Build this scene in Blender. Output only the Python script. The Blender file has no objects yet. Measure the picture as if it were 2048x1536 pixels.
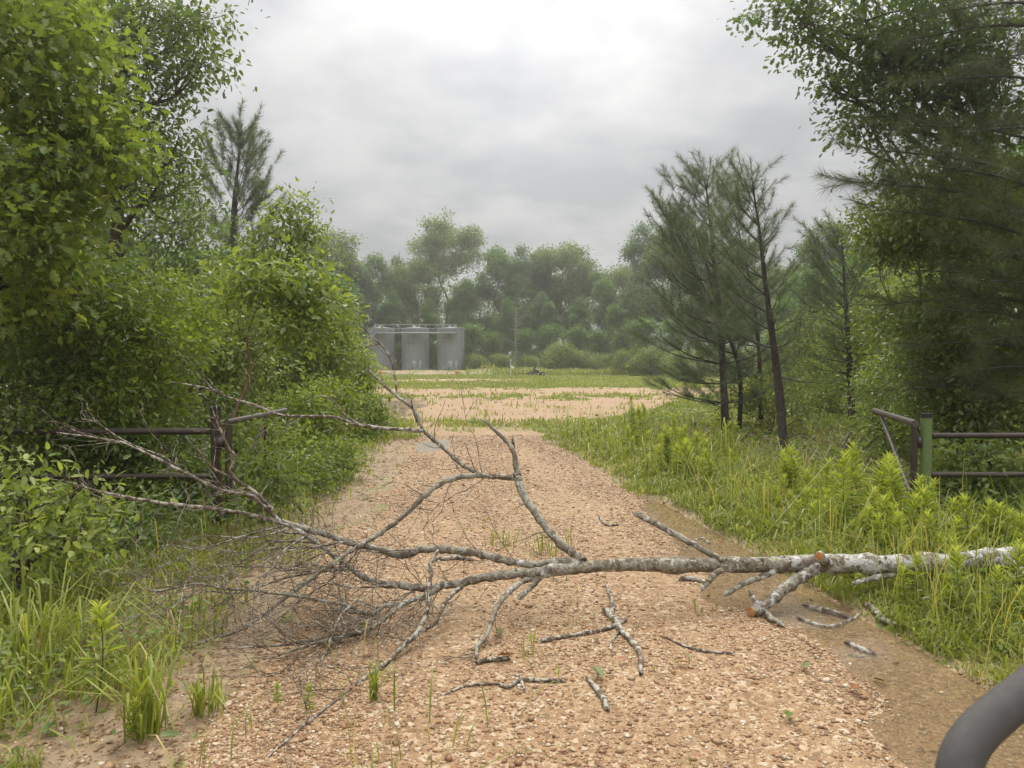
import bpy, math
import numpy as np
from mathutils import Vector
R = math.radians
S = bpy.context.scene
COL = S.collection

# ------------------------------------------------------------------ camera
FPX, CAMZ, PITCH = 1490.0, 1.7, math.atan((768 - 722) / 1490.0)
cam_d = bpy.data.cameras.new('camera'); cam = bpy.data.objects.new('camera', cam_d); COL.objects.link(cam)
cam.location = (0, 0, CAMZ); cam.rotation_euler = (math.pi / 2 - PITCH, 0, 0)
cam_d.sensor_width = 36; cam_d.lens = FPX / 2048 * 36
cam_d.clip_start = 0.05; cam_d.clip_end = 3000
cam_d.dof.use_dof = True; cam_d.dof.focus_distance = 7.0; cam_d.dof.aperture_fstop = cam_d.lens / 3.2
S.camera = cam

# ------------------------------------------------------------------ world, sun, exposure
SUN_AZ, SUN_EL = R(4), R(50)          # azimuth from +Y towards +X
SKY_K = 5.6
W = bpy.data.worlds.new('World'); S.world = W; W.use_nodes = True
nt = W.node_tree; nt.nodes.clear()
def wn(t, **k):
    n = nt.nodes.new(t)
    for a, b in k.items(): setattr(n, a, b)
    return n
def wm(op, a, b=None, clamp=False):
    n = wn('ShaderNodeMath', operation=op, use_clamp=clamp)
    for i, v in enumerate((a, b)):
        if v is None: continue
        if isinstance(v, (int, float)): n.inputs[i].default_value = v
        else: nt.links.new(v, n.inputs[i])
    return n.outputs[0]
out = wn('ShaderNodeOutputWorld'); bg = wn('ShaderNodeBackground'); bg.inputs['Strength'].default_value = 0.1
sky = wn('ShaderNodeTexSky', sky_type='NISHITA'); sky.sun_disc = False
sky.sun_elevation = SUN_EL; sky.sun_rotation = SUN_AZ
tc = wn('ShaderNodeTexCoord'); sep = wn('ShaderNodeSeparateXYZ'); nt.links.new(tc.outputs['Generated'], sep.inputs[0])
zc = wm('MAXIMUM', sep.outputs[2], 0.0)
den = wm('ADD', zc, 0.22)
cmb = wn('ShaderNodeCombineXYZ')
nt.links.new(wm('DIVIDE', sep.outputs[0], den), cmb.inputs[0]); nt.links.new(wm('DIVIDE', sep.outputs[1], den), cmb.inputs[1])
nz = wn('ShaderNodeTexNoise'); nz.inputs['Scale'].default_value = 3.0; nz.inputs['Detail'].default_value = 6; nz.inputs['Roughness'].default_value = 0.5
nz.inputs['Distortion'].default_value = 0.1
mp = wn('ShaderNodeMapping'); mp.inputs['Location'].default_value = (3.3, 1.7, 0.4); nt.links.new(cmb.outputs[0], mp.inputs[0]); nt.links.new(mp.outputs[0], nz.inputs['Vector'])
cr = wn('ShaderNodeValToRGB'); nt.links.new(nz.outputs['Fac'], cr.inputs[0])
cr.color_ramp.elements[0].position = 0.38; cr.color_ramp.elements[0].color = (0.67, 0.676, 0.70, 1)
cr.color_ramp.elements[1].position = 0.66; cr.color_ramp.elements[1].color = (0.97, 0.965, 0.955, 1)
# overcast brightening to the zenith and around the hidden sun
sd = (math.cos(SUN_EL) * math.sin(SUN_AZ), math.cos(SUN_EL) * math.cos(SUN_AZ), math.sin(SUN_EL))
dt = wn('ShaderNodeVectorMath', operation='DOT_PRODUCT'); nt.links.new(tc.outputs['Generated'], dt.inputs[0]); dt.inputs[1].default_value = sd
glow = wm('POWER', wm('MAXIMUM', dt.outputs['Value'], 0.0), 9.0)
thin_ = wn('ShaderNodeVectorMath', operation='DOT_PRODUCT'); nt.links.new(tc.outputs['Generated'], thin_.inputs[0])     # thinner cloud below the sun
thin_.inputs[1].default_value = (math.sin(R(1.0)) * math.cos(R(22)), math.cos(R(1.0)) * math.cos(R(22)), math.sin(R(22)))
glow2 = wm('MULTIPLY', wm('POWER', wm('MAXIMUM', thin_.outputs['Value'], 0.0), 70.0), 0.22)
lum = wm('ADD', wm('ADD', wm('ADD', wm('MULTIPLY', zc, 0.22), 0.56), wm('MULTIPLY', wm('POWER', zc, 3.0), 4.8)), wm('MULTIPLY', glow, 0.26))
lum = wm('MULTIPLY', wm('ADD', lum, glow2), SKY_K)
sc_ = wn('ShaderNodeVectorMath', operation='SCALE'); nt.links.new(cr.outputs[0], sc_.inputs[0]); nt.links.new(lum, sc_.inputs['Scale'])
mx = wn('ShaderNodeMix', data_type='RGBA'); mx.inputs[0].default_value = 0.96
nt.links.new(sky.outputs[0], mx.inputs[6]); nt.links.new(sc_.outputs[0], mx.inputs[7])
nt.links.new(mx.outputs[2], bg.inputs['Color']); nt.links.new(bg.outputs[0], out.inputs['Surface'])

sl = bpy.data.lights.new('sun', 'SUN'); so = bpy.data.objects.new('sun', sl); COL.objects.link(so)
sl.energy = 1.5; sl.angle = R(25); sl.color = (1.0, 0.93, 0.80)
so.rotation_euler = (-Vector(sd)).to_track_quat('-Z', 'Y').to_euler()
S.view_settings.view_transform = 'Standard'; S.view_settings.look = 'None'; S.view_settings.exposure = 0.70; S.view_settings.gamma = 1
S.render.engine = 'CYCLES'
cy = S.cycles
cy.max_bounces = 6; cy.diffuse_bounces = 4; cy.glossy_bounces = 2; cy.transmission_bounces = 4; cy.transparent_max_bounces = 8; cy.volume_bounces = 1
cy.use_denoising = True
cy.caustics_reflective = False; cy.caustics_refractive = False

# ------------------------------------------------------------------ helpers
cp, sp_ = math.cos(PITCH), math.sin(PITCH)
def ray(px, py):
    x = (px - 1024) / FPX; y = (768 - py) / FPX
    d = np.array([x, cp + y * sp_, y * cp - sp_])
    return d / d[1]
def P(px, py, D):                       # the point seen at px, py at distance D along the road
    return np.array([0, 0, CAMZ]) + ray(px, py) * D
def G(px, py, z=0.0):                   # the ground point seen at px, py
    d = ray(px, py); return np.array([0, 0, CAMZ]) + d * ((z - CAMZ) / d[2])

def tag(o, label=None, cat=None, group=None, kind=None):
    if label: o['label'] = label
    if cat: o['category'] = cat
    if group: o['group'] = group
    if kind: o['kind'] = kind
    return o
def empty(name, loc, label=None, cat=None, group=None):
    o = bpy.data.objects.new(name, None); COL.objects.link(o); o.location = tuple(loc); o.empty_display_size = 0.2
    return tag(o, label, cat, group)
def copy_thing(root, loc, rot, scale, label, group=None):
    r = root.copy(); COL.objects.link(r); r.location = tuple(loc); r.rotation_euler = rot
    r.scale = (scale,) * 3 if isinstance(scale, (int, float)) else scale
    r['label'] = label
    if group: r['group'] = group
    for ch in list(root.children):
        c = ch.copy(); COL.objects.link(c); c.parent = r
        for g in list(ch.children):
            d = g.copy(); COL.objects.link(d); d.parent = c
    return r

class MB:
    def __init__(s): s.V, s.L, s.C, s.T, s.n = [], [], [], [], 0
    def add(s, v, f, t=0.5):
        v = np.asarray(v, float); f = np.asarray(f)
        s.V.append(v); s.L.append((f + s.n).ravel()); s.C.append(np.full(len(f), f.shape[1]))
        s.T.append(np.broadcast_to(np.asarray(t, float), (len(v),))); s.n += len(v)
    def build(s, name, mat, parent=None, smooth=False):
        me = bpy.data.meshes.new(name)
        V = np.concatenate(s.V).astype(np.float32); L = np.concatenate(s.L).astype(np.int32); C = np.concatenate(s.C).astype(np.int32)
        me.vertices.add(len(V)); me.vertices.foreach_set('co', V.ravel())
        me.loops.add(len(L)); me.loops.foreach_set('vertex_index', L)
        me.polygons.add(len(C)); me.polygons.foreach_set('loop_start', np.concatenate(([0], np.cumsum(C)[:-1])).astype(np.int32))
        me.update(calc_edges=True)
        a = me.attributes.new('tint', 'FLOAT', 'POINT'); a.data.foreach_set('value', np.concatenate(s.T).astype(np.float32))
        if smooth: me.polygons.foreach_set('use_smooth', np.ones(len(C), bool))
        if mat: me.materials.append(mat)
        o = bpy.data.objects.new(name, me); COL.objects.link(o)
        if parent is not None: o.parent = parent
        return o

def nrm(a):
    a = np.asarray(a, float); return a / np.maximum(np.linalg.norm(a, axis=-1, keepdims=True), 1e-9)
def tube(mb, pts, rad, sides=6, t=0.5, cap=True, rough=0.0, rng=None):
    pts = np.asarray(pts, float); n = len(pts); rad = np.broadcast_to(np.asarray(rad, float), (n,))
    tg = nrm(np.gradient(pts, axis=0))
    ref = np.array([0, 0, 1.0]) if abs(tg[:, 2].mean()) < 0.75 else np.array([1.0, 0, 0])
    u = np.cross(tg[0], ref); u /= max(np.linalg.norm(u), 1e-9)
    a = np.arange(sides) * 2 * math.pi / sides
    V = np.empty((n, sides, 3))
    for i in range(n):
        u = u - tg[i] * u.dot(tg[i]); u /= max(np.linalg.norm(u), 1e-9); w = np.cross(tg[i], u)
        rr = rad[i] * (1 + (rng.normal(0, rough, sides) if rough else 0))
        V[i] = pts[i] + (np.cos(a) * rr)[:, None] * u + (np.sin(a) * rr)[:, None] * w
    i, j = np.meshgrid(np.arange(n - 1), np.arange(sides), indexing='ij'); k = (j + 1) % sides
    F = np.stack([i * sides + j, i * sides + k, (i + 1) * sides + k, (i + 1) * sides + j], -1).reshape(-1, 4)
    mb.add(V.reshape(-1, 3), F, t)
    if cap:
        mb.add(V[0], [list(range(sides))[::-1]], t); mb.add(V[-1], [list(range(sides))], t)
def prisms(mb, p0, p1, r0, r1, t=0.5):    # many thin 3-sided twigs at once
    p0, p1 = np.asarray(p0), np.asarray(p1); N = len(p0)
    if not N: return
    d = nrm(p1 - p0); ref = np.where(np.abs(d[:, 2:3]) < 0.9, [[0, 0, 1.0]], [[1.0, 0, 0]]); u = nrm(np.cross(d, ref)); w = np.cross(d, u)
    a = np.arange(3) * 2 * math.pi / 3; r0 = np.broadcast_to(r0, (N,)); r1 = np.broadcast_to(r1, (N,))
    ring = np.cos(a)[None, :, None] * u[:, None] + np.sin(a)[None, :, None] * w[:, None]
    V = np.concatenate([p0[:, None] + ring * r0[:, None, None], p1[:, None] + ring * r1[:, None, None]], 1).reshape(-1, 3)
    f = np.array([[0, 1, 4, 3], [1, 2, 5, 4], [2, 0, 3, 5]])
    mb.add(V, (f[None] + 6 * np.arange(N)[:, None, None]).reshape(-1, 4), t)
def catmull(pts, k=5):
    p = np.asarray(pts, float)
    if len(p) < 3: return np.linspace(0, 1, k + 1)[:, None] * (p[-1] - p[0]) + p[0]
    q = np.concatenate([[2 * p[0] - p[1]], p, [2 * p[-1] - p[-2]]]); o = []
    for i in range(1, len(q) - 2):
        for s in np.arange(k) / k:
            o.append(0.5 * (2 * q[i] + (q[i + 1] - q[i - 1]) * s + (2 * q[i - 1] - 5 * q[i] + 4 * q[i + 1] - q[i + 2]) * s * s + (3 * q[i] - q[i - 1] - 3 * q[i + 1] + q[i + 2]) * s ** 3))
    o.append(q[-2]); return np.array(o)
def box(mb, c, s, t=0.5):
    c = np.array(c, float); h = np.array(s, float) / 2
    v = np.array([[x, y, z] for x in (-1, 1) for y in (-1, 1) for z in (-1, 1)]) * h + c
    mb.add(v, [[0, 1, 3, 2], [4, 6, 7, 5], [0, 4, 5, 1], [2, 3, 7, 6], [0, 2, 6, 4], [1, 5, 7, 3]], t)
def lathe(mb, prof, n=40, t=0.5, c=(0, 0, 0)):
    a = np.arange(n) * 2 * math.pi / n
    V = np.array([[r * math.cos(b) + c[0], r * math.sin(b) + c[1], z + c[2]] for r, z in prof for b in a])
    i, j = np.meshgrid(np.arange(len(prof) - 1), np.arange(n), indexing='ij'); k = (j + 1) % n
    mb.add(V, np.stack([i * n + j, i * n + k, (i + 1) * n + k, (i + 1) * n + j], -1).reshape(-1, 4), t)

# leaf templates: unit length along x, normal z
def TP(v, f): return np.array(v, float), np.array(f)
DIAMOND = TP([(0, 0, 0), (.42, -.24, .06), (1, 0, -.05), (.42, .24, .06)], [[0, 1, 2], [0, 2, 3]])
OVAL = TP([(0, 0, 0), (.28, -.22, .06), (.7, -.19, .04), (1, 0, -.08), (.7, .19, .04), (.28, .22, .06)], [[0, 1, 2, 3], [0, 3, 4, 5]])
LANCE = TP([(0, 0, 0), (.25, -.095, .03), (.6, -.09, 0), (1, 0, -.16), (.6, .09, 0), (.25, .095, .03)], [[0, 1, 2, 3], [0, 3, 4, 5]])
_h = [(.14, .03), (.22, .17), (.34, .24), (.38, .09), (.52, .31), (.64, .33), (.62, .12), (.78, .25), (.88, .2)]
LOBED = TP([(0, 0, 0)] + [(x, -y, y * .25) for x, y in _h] + [(1, 0, -.08)] + [(x, y, y * .25) for x, y in _h[::-1]],
           [list(range(0, 11)), [0] + list(range(10, 20))])
def leaves(mb, c, d, n, size, tpl, tint):
    v, f = tpl; d = nrm(d); y = nrm(np.cross(n, d)); z = np.cross(d, y); size = np.broadcast_to(size, (len(c),))
    V = c[:, None] + size[:, None, None] * (v[None, :, 0:1] * d[:, None] + v[None, :, 1:2] * y[:, None] + v[None, :, 2:3] * z[:, None])
    mb.add(V.reshape(-1, 3), (f[None] + len(v) * np.arange(len(c))[:, None, None]).reshape(-1, f.shape[1]), np.repeat(tint, len(v)))

# value noise in numpy
def vnoise(x, y, seed=0):
    x = np.asarray(x, float); y = np.asarray(y, float); xi = np.floor(x); yi = np.floor(y); fx = x - xi; fy = y - yi
    h = lambda a, b: np.modf(np.abs(np.sin(a * 127.1 + b * 311.7 + seed * 74.7) * 43758.5453))[0]
    u = fx * fx * (3 - 2 * fx); v = fy * fy * (3 - 2 * fy)
    return (h(xi, yi) * (1 - u) + h(xi + 1, yi) * u) * (1 - v) + (h(xi, yi + 1) * (1 - u) + h(xi + 1, yi + 1) * u) * v
def fbm(x, y, seed=0, o=4):
    s = 0; a = 0.5
    for i in range(o): s = s + a * vnoise(x * 2 ** i, y * 2 ** i, seed + i); a *= 0.5
    return s / (1 - 0.5 ** o)
def sstep(a, b, x): t = np.clip((x - a) / (b - a), 0, 1); return t * t * (3 - 2 * t)

# ------------------------------------------------------------------ materials
def mat(name):
    m = bpy.data.materials.new(name); m.use_nodes = True; t = m.node_tree; t.nodes.clear()
    return m, t, t.nodes.new('ShaderNodeOutputMaterial')
def ramp(t, stops, src):
    n = t.nodes.new('ShaderNodeValToRGB'); e = n.color_ramp.elements
    while len(e) < len(stops): e.new(0.5)
    for i, (p, c) in enumerate(stops): e[i].position = p; e[i].color = (*c, 1)
    t.links.new(src, n.inputs[0]); return n.outputs[0]
def tnoise(t, scale, detail=4, vec=None, rough=0.55, dist=0.0):
    n = t.nodes.new('ShaderNodeTexNoise'); n.inputs['Scale'].default_value = scale; n.inputs['Detail'].default_value = detail
    n.inputs['Roughness'].default_value = rough; n.inputs['Distortion'].default_value = dist
    if vec is None:
        c = t.nodes.new('ShaderNodeTexCoord'); vec = c.outputs['Object']
    t.links.new(vec, n.inputs['Vector']); return n.outputs['Fac']
def mixc(t, f, a, b):
    n = t.nodes.new('ShaderNodeMix'); n.data_type = 'RGBA'
    for i, v in ((0, f), (6, a), (7, b)):
        if isinstance(v, (int, float)): n.inputs[i].default_value = v
        elif isinstance(v, tuple): n.inputs[i].default_value = (*v, 1)
        else: t.links.new(v, n.inputs[i])
    return n.outputs[2]
def tmath(t, op, a, b=0.0, clamp=False):
    n = t.nodes.new('ShaderNodeMath'); n.operation = op; n.use_clamp = clamp
    for i, v in enumerate((a, b)):
        if isinstance(v, (int, float)): n.inputs[i].default_value = v
        else: t.links.new(v, n.inputs[i])
    return n.outputs[0]
def attr(t, name, outp='Fac'):
    n = t.nodes.new('ShaderNodeAttribute'); n.attribute_name = name; return n.outputs[outp]
def princ(t, out, col, rough=0.6, spec=0.4, metal=0.0, bump=None, bstr=0.3, bdist=0.01):
    b = t.nodes.new('ShaderNodeBsdfPrincipled')
    if isinstance(col, tuple): b.inputs['Base Color'].default_value = (*col, 1)
    else: t.links.new(col, b.inputs['Base Color'])
    if isinstance(rough, (int, float)): b.inputs['Roughness'].default_value = rough
    else: t.links.new(rough, b.inputs['Roughness'])
    b.inputs['Specular IOR Level'].default_value = spec; b.inputs['Metallic'].default_value = metal
    if bump is not None:
        k = t.nodes.new('ShaderNodeBump'); k.inputs['Strength'].default_value = bstr; k.inputs['Distance'].default_value = bdist
        t.links.new(bump, k.inputs['Height']); t.links.new(k.outputs[0], b.inputs['Normal'])
    if out is not None: t.links.new(b.outputs[0], out.inputs['Surface'])
    return b
def leafmat(name, stops, trans=0.35, tgain=(1.55, 1.6, 0.8), rough=0.45, spec=0.35):
    m, t, o = mat(name); c = ramp(t, stops, attr(t, 'tint'))
    b = princ(t, None, c, rough, spec)
    tr = t.nodes.new('ShaderNodeBsdfTranslucent')
    mm = t.nodes.new('ShaderNodeMix'); mm.data_type = 'RGBA'; mm.blend_type = 'MULTIPLY'; mm.inputs[0].default_value = 1
    t.links.new(c, mm.inputs[6]); mm.inputs[7].default_value = (*tgain, 1); t.links.new(mm.outputs[2], tr.inputs['Color'])
    ms = t.nodes.new('ShaderNodeMixShader'); ms.inputs[0].default_value = trans
    t.links.new(b.outputs[0], ms.inputs[1]); t.links.new(tr.outputs[0], ms.inputs[2]); t.links.new(ms.outputs[0], o.inputs['Surface'])
    return m
def barkmat(name, dark, light, scale=9, lichen=None, lam=0.55):
    m, t, o = mat(name); tc = t.nodes.new('ShaderNodeTexCoord'); v = tc.outputs['Object']
    n = tnoise(t, scale, 6, v, 0.65); c = ramp(t, [(0.3, dark), (0.7, light)], n)
    if lichen:
        k = tnoise(t, scale * 0.8, 5, v, 0.6, 0.6); f = ramp(t, [(lam, (0, 0, 0)), (lam + 0.05, (1, 1, 1))], k); c = mixc(t, f, c, lichen)
    princ(t, o, c, 0.8, 0.25, bump=tnoise(t, scale * 4, 5, v, 0.7), bstr=0.6, bdist=0.015)
    return m
def paint(name, col, rough=0.5, metal=0.0, var=0.25, scale=6, rust=None, rl=0.6, spec=0.4):
    m, t, o = mat(name); tc = t.nodes.new('ShaderNodeTexCoord'); v = tc.outputs['Object']
    a = tuple(x * (1 - var) for x in col); b = tuple(min(1, x * (1 + var)) for x in col)
    c = ramp(t, [(0.3, a), (0.7, b)], tnoise(t, scale, 6, v, 0.65))
    if rust: c = mixc(t, ramp(t, [(rl, (0, 0, 0)), (rl + 0.08, (1, 1, 1))], tnoise(t, scale * 2.3, 6, v, 0.7)), c, rust)
    princ(t, o, c, rough, spec, metal, bump=tnoise(t, scale * 12, 3, v), bstr=0.15, bdist=0.004)
    return m

M_OAK = leafmat('oak_leaf', [(0, (0.101, 0.148, 0.037)), (.6, (0.173, 0.228, 0.051)), (1, (0.279, 0.311, 0.070))], .45)
M_WOAK = leafmat('small_oak_leaf', [(0, (0.075, 0.119, 0.051)), (.6, (0.123, 0.169, 0.065)), (1, (0.197, 0.236, 0.082))], .4)
M_SHRUB = leafmat('shrub_leaf', [(0, (0.083, 0.126, 0.033)), (.6, (0.147, 0.199, 0.046)), (1, (0.294, 0.340, 0.082))], .4)
M_BRIGHT = leafmat('bright_leaf', [(0, (0.120, 0.170, 0.030)), (.6, (0.201, 0.256, 0.042)), (1, (0.323, 0.352, 0.075))], .42)
M_DARK = leafmat('dark_leaf', [(0, (0.094, 0.138, 0.039)), (.6, (0.163, 0.207, 0.057)), (1, (0.275, 0.312, 0.079))], .35)
M_FAR = leafmat('far_leaf', [(0, (0.052, 0.108, 0.039)), (.5, (0.092, 0.163, 0.053)), (1, (0.168, 0.242, 0.070))], .48)
M_FARB = leafmat('far_leaf_dark', [(0, (0.045, 0.095, 0.044)), (.5, (0.082, 0.140, 0.060)), (1, (0.137, 0.204, 0.071))], .48)
M_FARY = leafmat('far_leaf_olive', [(0, (0.068, 0.105, 0.032)), (.5, (0.117, 0.166, 0.048)), (1, (0.192, 0.240, 0.071))], .48)
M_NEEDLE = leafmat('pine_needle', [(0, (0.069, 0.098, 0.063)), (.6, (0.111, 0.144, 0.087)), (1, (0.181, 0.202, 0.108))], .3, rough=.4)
M_NEEDLE_SHADE = leafmat('pine_needle_shade', [(0, (0.048, 0.066, 0.032)), (.6, (0.082, 0.104, 0.043)), (1, (0.144, 0.162, 0.059))], .3, rough=.4)  # darker copy of the needles; right-edge shade is put into the colour
M_GRASS = leafmat('grass_blade', [(0, (0.128, 0.152, 0.027)), (.5, (0.203, 0.234, 0.039)), (.85, (0.279, 0.305, 0.061)), (1, (0.456, 0.352, 0.148))], .4)
M_FGRASS = leafmat('field_grass', [(0, (0.154, 0.183, 0.048)), (.5, (0.226, 0.254, 0.069)), (1, (0.358, 0.331, 0.125))], .4)
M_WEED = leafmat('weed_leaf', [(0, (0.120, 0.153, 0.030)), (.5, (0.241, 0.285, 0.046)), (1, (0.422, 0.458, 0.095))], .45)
M_LITTER = leafmat('litter', [(0, (.09, .05, .022)), (.5, (.16, .09, .04)), (1, (.26, .17, .08))], .1, rough=.7)
M_STEM = barkmat('weed_stem', (.05, .045, .015), (.11, .12, .03), 30)
M_BARK = barkmat('pine_bark', (.034, .029, .025), (.10, .086, .075), 10)
M_GBARK = barkmat('grey_bark', (.05, .04, .03), (.13, .11, .085), 10, (.22, .22, .19), .58)
M_TAN = barkmat('tan_bark', (.12, .075, .04), (.22, .15, .09), 14)
M_SNAG = barkmat('bare_dead_wood', (.17, .16, .14), (.34, .32, .28), 6)
M_TWIG = barkmat('dead_twig', (.09, .065, .045), (.22, .175, .13), 16, (.40, .37, .30), .52)

# ------------------------------------------------------------------ ground: zones of gravel, grass, litter and puddles
def edges(y):
    xl = np.interp(y, [-5, 0, 3.7, 5.9, 9.1, 14.2, 18, 20.5, 23.5, 37, 47, 60], [-1.2, -1.3, -1.4, -1.68, -1.75, -2.1, -2.4, -2.7, -4.3, -9, -14, -18])
    xr = np.interp(y, [-5, 0, 3.7, 6.9, 10.6, 16, 19, 20.5, 22, 25, 30, 43, 60], [2.6, 2.5, 2.35, 1.97, 1.47, .75, .5, 1.6, 3.0, 4.6, 6.6, 13, 20])
    return xl, xr
def puddle_mask(x, y):
    xr = edges(y)[1]
    w = np.interp(y, [2.0, 2.8, 3.6, 4.6, 5.4, 6.5, 7.6, 8.6, 9.2], [.75, .8, .75, .95, .8, .62, .5, .3, 0])
    d = (x - (xr + .02 - w)) / np.maximum(w, .05) + (fbm(x * 1.7, y * 1.3, 5) - .5) * 0.9
    m = sstep(0, .45, d) * (1 - sstep(.9, 1.15, (x - xr) / .35 + .6)) * (w > 0.01)
    e = ((x + 1.62) / .42) ** 2 + ((y - 15.2) / 1.2) ** 2 + (fbm(x * 2, y * 2, 8) - .5)
    return np.maximum(m, sstep(1.1, .5, e))
def zones(x, y):
    xl, xr = edges(y); wob = (fbm(x * .9, y * .7, 1) - .5); w = np.maximum(.35, y * .03)
    road = sstep(-.5, .5, (x - xl) / (w * 1.3) + wob * 2.2) * sstep(.4, -.4, (x - xr) / (w * .7) + wob * 1.4)
    g = np.maximum(road, puddle_mask(x, y)) * (y < 50)
    # sparse grass in the pad: strips that cross it
    n = fbm(x * .35, y * .22, 2); n2 = fbm(x * 1.3, y * 1.1, 3)
    ton = sstep(17.4, 18.6, y + wob * 2) * sstep(21.8, 20.6, y + wob * 2) * sstep(-2.6, -1.4, x + wob)
    band = sstep(31.5, 33.5, y + wob * 3) * sstep(39.5, 37.0, y + wob * 3)
    strip = sstep(44, 50, y + wob * 14)
    gr2 = sstep(58, 63, y + wob * 8) * sstep(74, 68, y + wob * 8) * sstep(-13, -9, x) * sstep(4, -1, x)      # the far gravel strip
    gr3 = sstep(79, 81, y) * sstep(85, 83, y) * sstep(6, 12, x) * sstep(45, 38, x) * .8
    green = np.maximum.reduce([(1 - np.maximum(road, puddle_mask(x, y))) * (y < 47), ton * (.1 + .75 * n2), band * sstep(.40, .66, n2) * .85, sstep(20, 26, y) * .20 * sstep(.54, .76, n2), strip])
    green = np.clip(green - np.maximum(gr2, gr3) * strip * sstep(.25, .5, n2 + .1), 0, 1)
    g = np.clip(1 - green, 0, 1) * (x > -40)
    # left verge near the camera is bare sandy ground with scattered plants; the wood floor is litter
    lv = sstep(0, -.6, x - xl) * sstep(17, 12, y)
    lit = np.maximum(sstep(-2.6, -4.2, x + wob * 1.5) * sstep(40, 25, y), sstep(2.5, 4.0, x - np.interp(y, [0, 8, 12, 18, 26], [0, .3, .2, -.4, 1.5]) + wob * 1.4) * sstep(32, 20, y) * sstep(2, 8, y))
    lv = np.maximum(lv, green * sstep(20, 16, y)) * (1 - puddle_mask(x, y))
    lv = np.maximum(lv, .75 * sstep(88.5, 90, y + wob * 3) * sstep(99, 96, y) * sstep(.5, -2, x + wob * 5) * sstep(.72, .45, n2))
    return np.clip(g, 0, 1), np.clip(green, 0, 1), np.clip(lv, 0, 1), np.clip(lit, 0, 1)
def gz(x, y):
    x = np.asarray(x, float); y = np.asarray(y, float)
    g, gr, lv, lit = zones(x, y)
    z = (fbm(x * .8, y * .8, 11) - .5) * .10 * np.maximum(gr, lit) + (fbm(x * 6, y * 6, 12, 3) - .5) * .018 * (y < 30)
    z = z - .032 * puddle_mask(x, y)
    berm = np.exp(-((y - 92.5) / 2.0) ** 2) * sstep(-34, -27, x) * sstep(-.5, -4.5, x) * (.42 + .25 * fbm(x * .4, y * .3, 14))
    mound = .62 * np.exp(-((x + 3.0) / 1.6) ** 2 - ((y - 91.5) / 1.5) ** 2)
    return z + berm + mound
def axis(lo, hi, flo, fhi, st, g):
    a = list(np.arange(flo, fhi, st)); s = st
    while a[-1] < hi: s *= g; a.append(a[-1] + s)
    s = st
    while a[0] > lo: s *= g; a.insert(0, a[0] - s)
    return np.array(a)
xs = axis(-420, 420, -4.2, 4.2, .07, 1.035); ys = axis(-30, 900, 1.5, 12, .07, 1.028)
X, Y = np.meshgrid(xs, ys); X, Y = X.ravel(), Y.ravel(); Z = gz(X, Y)
nx, ny = len(xs), len(ys); i, j = np.meshgrid(np.arange(ny - 1), np.arange(nx - 1), indexing='ij')
F = np.stack([i * nx + j, i * nx + j + 1, (i + 1) * nx + j + 1, (i + 1) * nx + j], -1).reshape(-1, 4)
m, t, o = mat('ground')
tcn = t.nodes.new('ShaderNodeTexCoord'); ov = tcn.outputs['Object']
za = t.nodes.new('ShaderNodeAttribute'); za.attribute_name = 'zone'
zs = t.nodes.new('ShaderNodeSeparateColor'); t.links.new(za.outputs['Color'], zs.inputs[0])
def voro(scale):
    v = t.nodes.new('ShaderNodeTexVoronoi'); v.inputs['Scale'].default_value = scale; t.links.new(ov, v.inputs['Vector']); return v
v1, v2 = voro(32), voro(75)
STONES = [(0, (0.082, 0.045, 0.025)), (.15, (0.179, 0.096, 0.044)), (.36, (0.255, 0.148, 0.071)), (.55, (0.304, 0.184, 0.095)), (.66, (0.206, 0.092, 0.044)), (.76, (0.357, 0.242, 0.138)), (.88, (0.426, 0.322, 0.202)), (1, (0.511, 0.433, 0.329))]
s1 = t.nodes.new('ShaderNodeSeparateColor'); t.links.new(v1.outputs['Color'], s1.inputs[0])
s2 = t.nodes.new('ShaderNodeSeparateColor'); t.links.new(v2.outputs['Color'], s2.inputs[0])
stone = mixc(t, tmath(t, 'GREATER_THAN', s1.outputs[1], .5), ramp(t, STONES, s1.outputs[0]), ramp(t, STONES, s2.outputs[0]))
soil = ramp(t, [(.3, (0.217, 0.131, 0.062)), (.7, (0.307, 0.204, 0.103))], tnoise(t, 2.2, 6, ov, .65))
sel = ramp(t, [(.40, (0, 0, 0)), (.56, (1, 1, 1))], tnoise(t, 1.1, 5, ov, .6))
grav = mixc(t, tmath(t, 'ADD', tmath(t, 'MULTIPLY', sel, .25), .68), soil, stone)
grav = mixc(t, .30, grav, ramp(t, [(.35, (0.232, 0.149, 0.075)), (.65, (0.349, 0.250, 0.137))], tnoise(t, .35, 4, ov)))
dirt = ramp(t, [(.3, (.15, .11, .062)), (.5, (.25, .18, .108)), (.75, (.35, .25, .15))], tnoise(t, 7, 6, ov, .7))
grn = ramp(t, [(.3, (.085, .10, .022)), (.55, (.14, .165, .035)), (.75, (.22, .19, .065))], tnoise(t, 3.3, 6, ov, .7))
litc = ramp(t, [(.3, (.05, .032, .016)), (.55, (.12, .075, .036)), (.75, (.20, .13, .06))], tnoise(t, 14, 6, ov, .75))
edge = tmath(t, 'MULTIPLY', tmath(t, 'SUBTRACT', tnoise(t, 5, 6, ov, .7), .5), 1.1)
def zfac(src): return ramp(t, [(.38, (0, 0, 0)), (.62, (1, 1, 1))], tmath(t, 'ADD', src, edge))
c = mixc(t, zfac(zs.outputs[0]), grn, grav)
c = mixc(t, zfac(zs.outputs[2]), c, dirt)
c = mixc(t, zfac(attr(t, 'litterzone')), c, litc)
h = tmath(t, 'ADD', tmath(t, 'MULTIPLY', v1.outputs['Distance'], -1.0), tmath(t, 'MULTIPLY', tnoise(t, 60, 4, ov), .8))
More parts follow.
